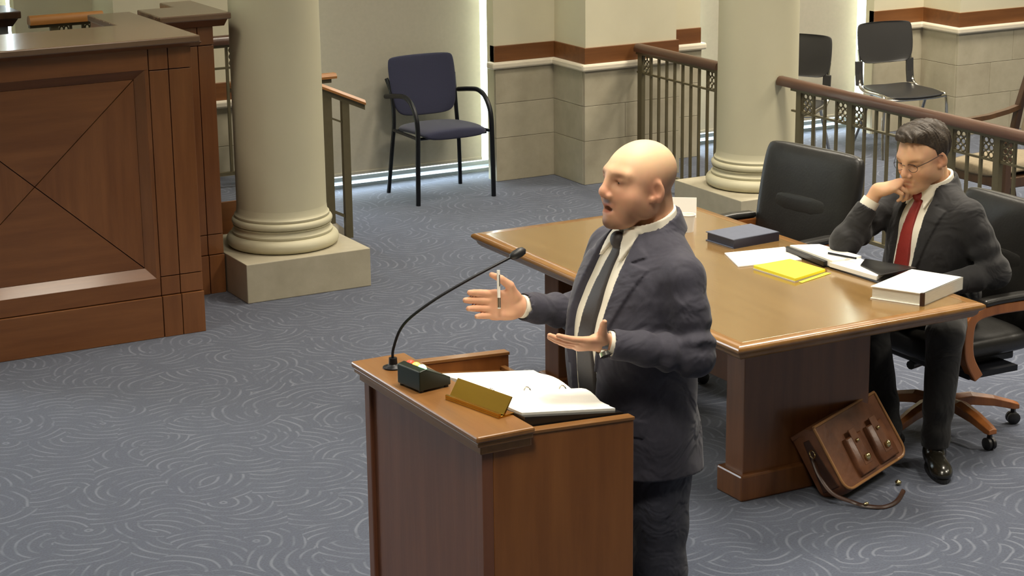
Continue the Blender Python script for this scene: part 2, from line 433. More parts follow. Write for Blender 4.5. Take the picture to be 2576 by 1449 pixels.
# bevelled panel moulding and the four veneer triangles
a0, a1, b0, b1 = PL0, PL1, ZP0, ZP1
mo = .05; dp = .035
i0, i1, j0, j1 = a0+mo, a1-mo*.9, b0+mo, b1-mo*.9
mb = MB()
for (p, q, r, s_) in (((a0, b0), (a1, b0), (i1, j0), (i0, j0)), ((a1, b0), (a1, b1), (i1, j1), (i1, j0)), ((a1, b1), (a0, b1), (i0, j1), (i1, j1)), ((a0, b1), (a0, b0), (i0, j0), (i0, j1))):
    mm_ = MB()
    vs = [(p[0], BY, p[1]), (q[0], BY, q[1]), (r[0], BY+dp, r[1]), (s_[0], BY+dp, s_[1])]
    vs2 = [(x, BY+dp+.03, z) for x, y, z in vs]
    mm_.add(vs+vs2, [(0, 1, 2, 3), (7, 6, 5, 4), (0, 4, 5, 1), (1, 5, 6, 2), (2, 6, 7, 3), (3, 7, 4, 0)])
    obj('panel_moulding', mm_, M_bench_x if p[1] == q[1] else M_bench_z, bn)
ccx, ccz = (i0+i1)/2, (j0+j1)/2
crn = [(i0, j0), (i1, j0), (i1, j1), (i0, j1)]
for i in range(4):
    A, B = crn[i], crn[(i+1) % 4]
    mxp, mzp = (A[0]+B[0]+ccx)/3, (A[1]+B[1]+ccz)/3
    tri = [(mxp+(x-mxp)*.991, BY+dp, mzp+(z-mzp)*.991) for x, z in (A, B, (ccx, ccz))]
    obj('veneer_panel', MB().prism(tri, (0, .02, 0)), (M_bench_x, M_bench_z, M_bench_x, M_bench_z)[i], bn)
# ledge running along the front and returning back at the right
def ledge(pts, z0, z1, name, par, m=M_ledge):
    return obj(name, MB().prism([(x, y, z0) for x, y in pts], (0, 0, z1-z0)), m, par, bevel=.006)
ledge([(XL-.05, BY-.06), (XR+.03, BY-.06), (XR+.03, BY+.98), (XR-.2, BY+.98), (XR-.2, BY+.5), (XL-.05, BY+.5)], 1.452, 1.485, 'ledge', bn)
obj('cornice', MB().prism([(XL, BY-.01, 1.43), (XL, BY-.05, 1.452), (XL, BY+.03, 1.452), (XL, BY+.03, 1.43)], (XR+.04-XL, 0, 0)), M_bench_x, bn)
obj('side_panel', MB().box(XR-.03, XR, BY+.03, BY+.66, 0, 1.45), M_bench_y, bn)
obj('return_wall', MB().box(XR-.19, XR-.03, BY+.42, BY+.96, .4, 1.452), M_bench_y, bn)

B2 = 9.985
bn2 = thing('bench_wing', 'narrow brown wood bench wing with overhanging ledge beside the left column', 'bench', (3.6, B2, 0))
obj('body', MB().box(3.40, 3.72, B2+.02, B2+.5, 0, 1.42), M_groove, bn2)
for (xa, xb) in ((3.40, 3.635-g), (3.635+g, 3.722)):
    for (za, zb) in ((0, .21-g), (.21+g, .32-g), (.32+g, 1.325-g), (1.325+g, 1.42)):
        obj('face_board', MB().box(xa, xb, B2-.01*(zb < .25), B2+.03, za, zb), M_bench_z, bn2, bevel=.002)
ledge([(3.42, B2-.07), (3.80, B2-.07), (3.80, B2+.52), (3.62, B2+.52), (3.62, B2+.3), (3.42, B2+.3)], 1.462, 1.495, 'ledge', bn2)
obj('cornice', MB().prism([(3.40, B2, 1.42), (3.40, B2-.055, 1.462), (3.40, B2+.05, 1.462), (3.40, B2+.05, 1.42)], (.385, 0, 0)), M_bench_x, bn2)

# raised dais behind the bench with steps down to the right
dais = struct(obj('floor_dais', MB().box(1.5, 4.35, 10.62, 11.28, 0, .34), M_carpet), 'carpeted dais behind the bench')
obj('fascia', MB().box(1.5, 4.35, 10.6, 10.62, 0, .34), M_bench_x, dais)
obj('step', MB().box(4.35, 4.62, 10.82, 11.28, 0, .17), M_carpet, dais, bevel=.006)
obj('stringer', MB().prism([(4.35, 10.79, 0), (4.78, 10.79, 0), (4.78, 10.79, .05), (4.35, 10.79, .40)], (0, .025, 0)), M_capst, dais)

# ------------------------------------------------------------------ railings
def deco(t, P, d, z0, z1, w):
    """small scrolled metal inset between two bars; P start point, d unit dir along the rail"""
    b = MB()
    cx = P+d*(w/2)
    h = (z1-z0)/3
    for i in range(3):
        c = cx+Vector((0, 0, z0+h*(i+.5)))
        for s_ in (-1, 1):
            cc = c+d*(s_*w*.22)
            ring = [cc+d*(math.cos(a)*w*.2)+Vector((0, 0, math.sin(a)*h*.42)) for a in [2*PI*q/10 for q in range(10)]]
            b.tube(ring, .0045, 5, closed=True)
    return obj('scroll_inset', b, M_bronze, t, smooth=True)
def railing(label, A, B, posts, zf, ztop, name='railing', wood_m=None, pw=.045, insets=True, bal=.098, over=(0, 0)):
    A = Vector((*A, 0)); B = Vector((*B, 0)); Ld = (B-A).length; d = (B-A)/Ld
    nrm = Vector((-d.y, d.x, 0)); up = Vector((0, 0, 1))
    t = thing(name, label, 'railing', (A.x, A.y, zf), 'bronze railings')
    zr = ztop-.05
    # wooden handrail: rounded profile
    prof = [(-.032, 0), (-.034, .018), (-.026, .04), (-.012, .05), (.012, .05), (.026, .04), (.034, .018), (.032, 0)]
    rings = [[A+d*s_+nrm*x+up*(zr+z) for x, z in prof] for s_ in (-over[0], Ld+over[1])]
    obj('handrail', MB().rings(rings), wood_m or M_rail_wood, t, smooth=True, angle=math.radians(50))
    def bar(name_, s0, s1, z0, z1, th): 
        return obj(name_, MB().obox(A+d*((s0+s1)/2)+up*((z0+z1)/2), d, nrm, up, (s1-s0)/2, th, (z1-z0)/2), M_bronze, t)
    bar('top_bar', 0, Ld, zr-.018, zr, .016)
    bar('middle_bar', 0, Ld, zr-.142, zr-.130, .008)
    bar('bottom_bar', 0, Ld, zf+.075, zf+.095, .012)
    ps = sorted(posts)
    src = None
    for s_ in ps:
        bar('post', s_-pw/2, s_+pw/2, zf, zr-.018, .014)
    for i in range(len(ps)-1):
        s0, s1 = ps[i]+pw/2, ps[i+1]-pw/2
        n = max(1, round((s1-s0)/bal))
        st = (s1-s0)/n
        for k in range(1, n):
            s_ = s0+st*k
            bar('baluster', s_-.0075, s_+.0075, zf+.095, zr-.018, .0075)
        if insets:
            deco(t, A+d*(s0+.004), d, zr-.13, zr-.018, st-.012)
            if n > 2: deco(t, A+d*(s1-st+.008), d, zr-.13, zr-.018, st-.012)
    return t
railing('bronze railing with brown handrail from the stone pier to the column', (7.12, YF-.04), (7.12, 10.31), [.045, .93], 0, .905, pw=.05)
railing('long bronze railing with brown handrail behind the seated man', (7.12, 9.56), (7.12, 6.6), [.075, .55, 1.40, 1.76, 2.6, 2.9], 0, .905, pw=.045, over=(.12, 0))
railing('bronze railing half hidden between the bench wing and the left column', (3.55, 10.95), (4.32, 10.95), [.05, .36, .74], .34, 1.225, wood_m=M_rail_wood)
railing('short railing with pale orange handrail rising behind the bench', (3.10, 11.2), (3.52, 11.2), [.14, .40], .34, 1.385, wood_m=M_rail_light, bal=.07)

# sloping stair handrail on two bronze posts, and the level wall rail behind it
sr = thing('stair_railing', 'short sloping orange wood handrail on two bronze posts right of the left column', 'railing', (4.79, 10.75, 0), 'bronze railings')
d_ = Vector((.27, 0, -.125)).normalized(); n_ = d_.cross(Vector((0, 1, 0))).normalized()
P0, P1 = Vector((4.36, 10.75, 1.03)), Vector((4.915, 10.75, .785))
prof = [(-.03, 0), (-.032, .014), (-.02, .03), (.02, .03), (.032, .014), (.03, 0)]
upv = Vector((0, 0, 1))
obj('handrail', MB().rings([[p+Vector((0, x, 0))+upv*z for x, z in prof] for p in (P0, P1)]), M_rail_light, sr, smooth=True)
obj('top_bar', MB().rings([[p+Vector((0, x, 0))+upv*z for x, z in ((-.016, -.03), (-.016, 0), (.016, 0), (.016, -.03))] for p in (P0, P1)]), M_bronze, sr)
obj('middle_bar', MB().rings([[p+Vector((0, x, 0))+upv*z for x, z in ((-.006, -.16), (-.006, -.148), (.006, -.148), (.006, -.16))] for p in (P0, Vector((4.80, 10.75, .836)))]), M_bronze, sr)
obj('post', MB().box(4.645, 4.705, 10.735, 10.765, .10, .88), M_bronze, sr)
obj('post', MB().box(4.77, 4.815, 10.735, 10.765, 0, .825), M_bronze, sr)
obj('bottom_bar', MB().rings([[p+Vector((0, x, z)) for x, z in ((-.008, -.01), (-.008, .01), (.008, .01), (.008, -.01))] for p in (Vector((4.66, 10.75, .19)), Vector((4.80, 10.75, .12)))]), M_bronze, sr)
lr = thing('level_handrail', 'level orange wood handrail end just above the sloping stair handrail', 'railing', (4.6, 11.05, 0))
obj('handrail', MB().rings([[Vector((x, 11.05, .905))+Vector((0, a, b)) for a, b in prof] for x in (4.2, 4.87)]), M_rail_light, lr, smooth=True)
obj('bracket_bar', MB().box(4.2, 4.84, 11.035, 11.065, .88, .905), M_bronze, lr)
obj('post', MB().box(4.30, 4.34, 11.035, 11.065, .34, .88), M_bronze, lr)

# end of another bench ledge at the far left, against the window
en = thing('ledge_pedestal', 'grey pedestal with dark overhanging top at the far left edge', 'pedestal', (2.85, 11.32, 0))
obj('body', MB().box(2.6, 3.0, 11.26, 11.5, 0, 1.34), M_winframe, en, bevel=.004)
obj('neck', MB().prism([(2.6, 11.24, 1.33), (3.02, 11.24, 1.33), (3.05, 11.22, 1.375), (2.6, 11.22, 1.375)], (0, .28, 0)), M_dark_wood, en)
obj('top', MB().box(2.58, 3.062, 11.2, 11.52, 1.375, 1.415), M_dark_wood, en, bevel=.006)

# ------------------------------------------------------------------ counsel table
TX0, TX1, TY0, TY1, TZ = 4.025, 5.165, 5.685, 7.715, .75
tb = thing('counsel_table', 'long brown wood table with glossy golden top and slab pedestals', 'table', ((TX0+TX1)/2, (TY0+TY1)/2, 0))
obj('table_top', MB().box(TX0+.05, TX1-.05, TY0+.05, TY1-.05, TZ-.04, TZ), M_tab, tb, bevel=.002)
def edge(pts):   # mitred edge moulding: out = outwards profile
    prof = [(0, 0), (.040, 0), (.050, -.006), (.052, -.016), (.044, -.026), (.034, -.032), (.030, -.044), (.018, -.056), (0, -.058)]
    (x0, y0), (x1, y1), (nx, ny), (dx, dy) = pts
    ring = []
    for (px, py, s_) in ((x0, y0, -1), (x1, y1, 1)):
        ring.append([Vector((px+nx*o+dx*s_*o, py+ny*o+dy*s_*o, TZ+z)) for o, z in prof])
    return obj('edge_moulding', MB().rings(ring), M_tab_e, tb, smooth=True, angle=math.radians(60))
ax0, ax1, ay0, ay1 = TX0+.05, TX1-.05, TY0+.05, TY1-.05
edge(((ax0, ay0), (ax1, ay0), (0, -1), (1, 0)))
edge(((ax1, ay1), (ax0, ay1), (0, 1), (-1, 0)))
edge(((ax1, ay0), (ax1, ay1), (1, 0), (0, 1)))
edge(((ax0, ay1), (ax0, ay0), (-1, 0), (0, -1)))
for yc in (6.11, 7.52):
    p = obj('pedestal', MB().box(4.315, 4.915, yc-.06, yc+.06, .10, TZ-.04), M_tab_p, tb, bevel=.004)
    obj('foot_moulding', MB().prism([(4.292, yc-.085, 0), (4.938, yc-.085, 0), (4.938, yc+.085, 0), (4.292, yc+.085, 0)], (0, 0, .105)), M_tab_p, p, bevel=.008)
obj('stretcher', MB().box(4.58, 4.66, 6.17, 7.46, .30, .50), M_tab_p, tb)

# ------------------------------------------------------------------ podium
PX0, PX1, PY0, PY1 = 2.335, 2.80, 4.435, 5.165
pd = thing('podium', 'brown wood speaker podium with raised front ledge and open back', 'podium', ((PX0+PX1)/2, (PY0+PY1)/2, 0))
obj('front_panel', MB().box(PX0+.012, PX0+.03, PY0+.03, PY1-.03, .06, 1.06), M_pod_zf, pd)
for ya in (PY0, PY1-.035):
    obj('front_stile', MB().box(PX0, PX0+.032, ya, ya+.035, 0, 1.06), M_pod_zf, pd, bevel=.003)
obj('kick_board', MB().box(PX0, PX0+.03, PY0+.035, PY1-.035, 0, .10), M_pod_zf, pd)
for ya in (PY0, PY1-.028):
    obj('side_panel', MB().prism([(PX0+.032, ya, 0), (PX1, ya, 0), (PX1, ya, 1.062), (PX0+.14, ya, 1.078), (PX0+.032, ya, 1.078)], (0, .028, 0)), M_pod_z, pd, bevel=.0025)
    obj('side_cap', MB().prism([(PX0+.14, ya-.003, 1.078), (PX1+.002, ya-.003, 1.062), (PX1+.002, ya-.003, 1.072), (PX0+.14, ya-.003, 1.088)], (0, .034, 0)), M_pod_x, pd, bevel=.002)
obj('desk_board', MB().prism([(PX0+.13, PY0+.028, 1.04), (PX1-.02, PY0+.028, 1.0), (PX1-.02, PY0+.028, 1.018), (PX0+.13, PY0+.028, 1.058)], (0, PY1-PY0-.056, 0)), M_pod_y, pd)
obj('book_stop', MB().box(PX1-.03, PX1-.012, PY0+.028, PY1-.028, .99, 1.032), M_pod_y, pd, bevel=.003)
obj('shelf', MB().box(PX0+.03, PX1-.03, PY0+.028, PY1-.028, .60, .62), M_pod_y, pd)
# ledge with stepped moulding beneath
obj('ledge', MB().box(PX0-.028, PX0+.145, PY0-.026, PY1+.026, 1.088, 1.106), M_pod_y, pd, bevel=.005)
obj('ledge_moulding', MB().prism([(PX0-.022, PY0-.02, 1.088), (PX0+.142, PY0-.02, 1.088), (PX0+.142, PY1+.02, 1.088), (PX0-.022, PY1+.02, 1.088)], (0, 0, -.014)).prism([(PX0-.010, PY0-.010, 1.074), (PX0+.142, PY0-.010, 1.074), (PX0+.142, PY1+.010, 1.074), (PX0-.010, PY1+.010, 1.074)], (0, 0, -.024)), M_pod_y, pd, bevel=.003)
LZ = 1.106
# microphone on a gooseneck
mc = thing('microphone', 'black gooseneck microphone standing on the podium ledge', 'microphone', (2.385, 5.07, LZ))
obj('base', MB().lathe([(.004, LZ), (.030, LZ), (.030, LZ+.004), (.018, LZ+.008), (.013, LZ+.012), (.012, LZ+.03), (.004, LZ+.03)], (2.385, 5.07, 0), 20), M_blackmetal, mc, smooth=True)
neck = spline([(2.385, 5.07, LZ+.02), (2.388, 5.07, 1.165), (2.415, 5.055, 1.235), (2.49, 5.03, 1.295), (2.60, 5.01, 1.35), (2.745, 5.0, 1.405)], 6)
obj('gooseneck', MB().tube(neck, .0042, 8), M_blackmetal, mc, smooth=True)
dv = (Vector(neck[-1])-Vector(neck[-3])).normalized(); hp = Vector(neck[-1])
obj('capsule', MB().tube([hp-dv*.012, hp-dv*.008, hp+dv*.004, hp+dv*.02, hp+dv*.034, hp+dv*.04], [.005, .010, .0135, .0145, .0115, .004], 14), M_plastic, mc, smooth=True)
# timer box with three lamps
tm = thing('timer_box', 'small dark speech timer box with green lamp lit on the podium', 'timer', (2.40, 4.875, LZ))
wy = Vector((.15, -1, 0)).normalized(); wx = Vector((1, .15, 0)).normalized(); o0 = Vector((2.385, 4.875, LZ))
def tp(a, b, z): return o0+wx*a+wy*b+Vector((0, 0, z))
obj('case', MB().prism([tp(-.05, -.055, .006), tp(.055, -.055, .006), tp(.055, -.055, .028), tp(-.028, -.055, .066), tp(-.05, -.055, .062)], wy*.11), M_timer, tm, bevel=.003)
for sa in (-.045, .045):
    for sb in (-.04, .045): obj('foot', MB().lathe([(.001, LZ), (.007, LZ), (.007, LZ+.008), (.001, LZ+.008)], tp(sb-.0, sa, -LZ), 8), M_plastic, tm)
for m_, b_ in ((M_red, -.036), (M_amber, -.008), (M_green, .02)):
    c = tp(-.018, b_, .058)
    obj('lamp', MB().ell(c, (.014, .013, .012), 12, 6), m_, tm, smooth=True)
# brass name plate on a wedge
bp_ = thing('brass_nameplate', 'blank brass nameplate holder on the podium ledge', 'nameplate', (2.42, 4.61, LZ))
A_, B_ = Vector((2.385, 4.735, LZ)), Vector((2.432, 4.515, LZ)); dd = (B_-A_).normalized(); nn = Vector((-dd.y, dd.x, 0))
if nn.x < 0: nn = -nn
zz = Vector((0, 0, 1))
obj('plate', MB().prism([A_+nn*.012+zz*.008, A_+nn*.042+zz*.052, A_+nn*.045+zz*.050, A_+nn*.017+zz*.006], (B_-A_)), M_brass, bp_)
obj('tray', MB().prism([A_-nn*.004, A_+nn*.05, A_+nn*.05+zz*.006, A_+zz*.006-nn*.004], (B_-A_)), M_brass, bp_, bevel=.001)
obj('lip', MB().prism([A_-nn*.004+zz*.006, A_+nn*.004+zz*.006, A_+nn*.004+zz*.014, A_-nn*.004+zz*.014], (B_-A_)), M_brass, bp_, bevel=.001)

# ------------------------------------------------------------------ open ring binder on the podium
ob = thing('open_binder', 'open black ring binder full of white pages lying on the podium', 'binder', (2.62, 4.70, 1.05))
def sheet(pts_top, pts_bot, th, nm, m, par, n=10):
    """curved sheet between two polylines"""
    a = [Vector(p) for p in pts_top]; b = [Vector(p) for p in pts_bot]
    mb = MB(); k = len(a)
    V = a+b+[p-zz*th for p in a]+[p-zz*th for p in b]
    Fs = []
    for i in range(k-1):
        Fs += [(i, i+1, k+i+1, k+i), (2*k+i, 3*k+i, 3*k+i+1, 2*k+i+1), (i, 2*k+i, 2*k+i+1, i+1), (k+i, k+i+1, 3*k+i+1, 3*k+i)]
    Fs += [(0, k, 3*k, 2*k), (k-1, 3*k-1, 4*k-1, 2*k-1)]
    mb.add(V, Fs)
    return obj(nm, mb, m, par, smooth=True, angle=math.radians(50))
# left block of pages (far), right block (near) with curling cover; spine runs along X
def zdesk(x): return 1.058-(x-2.465)*(.04/.315)+.004
def pl(u, v, h): # u: along X (0 front .. 1 back), v: across Y (0 spine, + far)
    x = 2.49+.30*u; return (x, 4.735+v, zdesk(x)+h)
def block(sgn, w, hs, nm, m, th, par, u0=0, u1=1, skew=0):
    k = 9
    rowa = [pl(u0, sgn*w*i/(k-1)+skew, hs(i/(k-1))) for i in range(k)]
    rowb = [pl(u1, sgn*w*i/(k-1)+skew, hs(i/(k-1))) for i in range(k)]
    return sheet(rowa, rowb, th, nm, m, par)
block(1, .265, lambda t: .012, 'cover', M_blackvinyl, .004, ob, -.02, 1.03)
block(-1, .262, lambda t: .030+.024*t, 'cover', M_blackvinyl, .026, ob, -.02, 1.0)
block(1, .235, lambda t: .040+.012*math.sin(PI*min(1, t*1.2)), 'page_stack', M_paper, .026, ob)
block(-1, .235, lambda t: .040+.010*math.sin(PI*min(1, t*1.5))+.018*t, 'page_stack', M_paper, .008, ob, .0, .97)
block(-1, .20, lambda t: .044+.020*math.sin(PI*min(1, t*1.3))+.012*t, 'loose_page', M_paper, .0012, ob, .02, .98)
for u in (.12, .5, .88):
    c = Vector(pl(u, 0, .03))
    ring = [c+Vector((0, math.cos(a)*.026, math.sin(a)*.028)) for a in [2*PI*q/16 for q in range(16)]]
    obj('ring', MB().tube(ring, .0022, 6, closed=True), M_chrome, ob, smooth=True)
obj('ring_plate', MB().prism([pl(0.05, -.012, .014), pl(.95, -.012, .014), pl(.95, .012, .014), pl(.05, .012, .014)], (0, 0, .004)), M_chrome, ob)

# ------------------------------------------------------------------ things on the table
def flat_quad(name, label, cat, pts, z0, th, m, bevel=.001):
    o = obj(name, MB().prism([(x, y, z0) for x, y in pts], (0, 0, th)), m, bevel=bevel)
    return tag(o, label, cat)
# hardback book
bk = thing('hardback_book', 'thick blue-grey hardback book on the table by the empty chair', 'book', (4.95, 6.98, TZ))
def rect(c, u, w, h):   # centre, unit dir, half sizes
    u = Vector((*u, 0)).normalized(); v = Vector((-u.y, u.x, 0)); c = Vector((*c, 0))
    return [((c+u*a*w+v*b*h).x, (c+u*a*w+v*b*h).y) for a, b in ((-1, -1), (1, -1), (1, 1), (-1, 1))]
q = rect((4.955, 6.985), (1, .08), .125, .095)
obj('cover', MB().prism([(x, y, TZ) for x, y in q], (0, 0, .004)).prism([(x, y, TZ+.036) for x, y in q], (0, 0, .004)), M_bookblue, bk, bevel=.001)
q2 = rect((4.957, 6.988), (1, .08), .120, .088)
obj('page_block', MB().prism([(x, y, TZ+.004) for x, y in q2], (0, 0, .032)), M_bookdark, bk)
obj('spine', MB().prism([(*q[0], TZ), (*q[1], TZ), (q[1][0], q[1][1]+.006, TZ), (q[0][0], q[0][1]+.006, TZ)], (0, 0, .04)), M_bookdark, bk, bevel=.001)
# white sheets
flat_quad('paper_stack', 'loose stack of white papers beside the yellow pad', 'papers', [(4.755, 6.83), (5.03, 6.785), (4.965, 6.575), (4.675, 6.615)], TZ, .006, M_paper)
flat_quad('paper_sheet', 'white sheet of paper sticking out under the open notebook', 'papers', [(5.0, 6.78), (5.13, 6.68), (5.06, 6.56), (4.95, 6.62)], TZ+.0005, .002, M_paper)
yp = thing('legal_pad', 'yellow legal pad on the table', 'notepad', (4.82, 6.46, TZ))
q = [(4.715, 6.565), (4.905, 6.575), (4.925, 6.365), (4.735, 6.31)]
obj('pad_pages', MB().prism([(x, y, TZ+.004) for x, y in q], (0, 0, .012)), M_yellow, yp, bevel=.001)
obj('pad_back', MB().prism([(x-.002, y, TZ) for x, y in q], (0, 0, .004)), M_cream, yp)
obj('lifted_sheet', MB().prism([(4.745, 6.30, TZ+.002), (4.925, 6.36, TZ+.002), (4.94, 6.345, TZ+.001), (4.75, 6.285, TZ+.001)], (0, 0, .001)), M_yellow, yp)
# open notebook / portfolio in front of the seated man
nb = thing('open_portfolio', 'open black portfolio with white pages in front of the seated man', 'folder', (5.03, 6.4, TZ))
obj('cover', MB().prism([(4.985, 6.715, TZ), (5.12, 6.66, TZ), (5.22, 6.14, TZ), (5.0, 6.115, TZ)], (0, 0, .008)).prism([(4.985, 6.715, TZ+.008), (5.0, 6.72, TZ+.008), (4.985, 6.43, TZ+.008), (4.965, 6.43, TZ+.008)], (0, 0, .02)), M_blackvinyl, nb, bevel=.002)
obj('page_stack', MB().prism([(4.995, 6.70, TZ+.008), (5.11, 6.65, TZ+.008), (5.135, 6.40, TZ+.008), (4.985, 6.40, TZ+.008)], (0, 0, .028)), M_paper, nb, bevel=.001)
obj('page_stack', MB().prism([(4.98, 6.41, TZ+.008), (5.13, 6.40, TZ+.008), (5.10, 6.20, TZ+.008), (5.005, 6.14, TZ+.008)], (0, 0, .018)), M_paper, nb, bevel=.001)
obj('black_flap', MB().prism([(5.05, 6.30, TZ+.027), (5.13, 6.37, TZ+.027), (5.215, 6.15, TZ+.027), (5.02, 6.13, TZ+.027)], (0, 0, .005)), M_blackvinyl, nb, bevel=.002)
pn = thing('ink_pen', 'dark pen lying across the open portfolio pages', 'pen', (5.03, 6.42, TZ+.037))
obj('barrel', MB().tube([(5.035, 6.49, TZ+.0415), (5.075, 6.36, TZ+.0415)], .0045, 8), M_blackmetal, pn, smooth=True)
obj('tip', MB().tube([(5.035, 6.49, TZ+.0415), (5.031, 6.502, TZ+.0415)], [.0045, .001], 8), M_chrome, pn, smooth=True)
# closed white binder at the corner
wbn = thing('white_binder', 'thick closed white binder at the table corner', 'binder', (5.03, 5.93, TZ))
q = [(4.835, 5.965), (4.935, 5.775), (5.225, 5.885), (5.135, 6.085)]
obj('cover', MB().prism([(x, y, TZ) for x, y in q], (0, 0, .004)).prism([(x, y, TZ+.046) for x, y in q], (0, 0, .004)), M_whitevinyl, wbn, bevel=.001)
ins = [(x*.96+5.03*.04, y*.96+5.93*.04) for x, y in q]
obj('page_block', MB().prism([(x, y, TZ+.004) for x, y in ins], (0, 0, .042)), M_cream, wbn)
obj('spine', MB().prism([(*q[1], TZ), (*q[2], TZ), (q[2][0]-.003, q[2][1]+.006, TZ), (q[1][0]-.003, q[1][1]+.006, TZ)], (0, 0, .05)), M_cream, wbn, bevel=.001)
obj('corner_guard', MB().prism([(4.932, 5.773, TZ), (4.945, 5.777, TZ), (4.94, 5.79, TZ), (4.927, 5.785, TZ)], (0, 0, .05)), M_bagdark, wbn)
# name tent and paper behind the speaker
tt = thing('name_tent', 'folded white name card standing on the table behind the speaker', 'card', (4.93, 7.5, TZ))
obj('card_face', MB().prism([(4.88, 7.56, TZ), (5.03, 7.45, TZ), (5.045, 7.472, TZ+.085), (4.895, 7.582, TZ+.085)], (.002, .002, 0)), M_paper, tt)
obj('card_face', MB().prism([(4.91, 7.605, TZ), (5.06, 7.495, TZ), (5.045, 7.474, TZ+.085), (4.895, 7.584, TZ+.085)], (.002, .002, 0)), M_paper, tt)
cp = thing('paper_cup', 'small white paper cup on the table behind the speaker', 'cup', (4.83, 7.27, TZ))
obj('cup_wall', MB().rings([[Vector((4.85+r*math.cos(a), 7.25+r*math.sin(a), z)) for a in [2*PI*k/20 for k in range(20)]] for r, z in ((.001, TZ), (.026, TZ), (.034, TZ+.075), (.032, TZ+.075), (.024, TZ+.004), (.001, TZ+.004))]), M_paper, cp, smooth=True)
obj('rim', MB().tube([(4.85+.034*math.cos(a), 7.25+.034*math.sin(a), TZ+.076) for a in [2*PI*k/20 for k in range(20)]], .002, 6, closed=True), M_paper, cp, smooth=True)

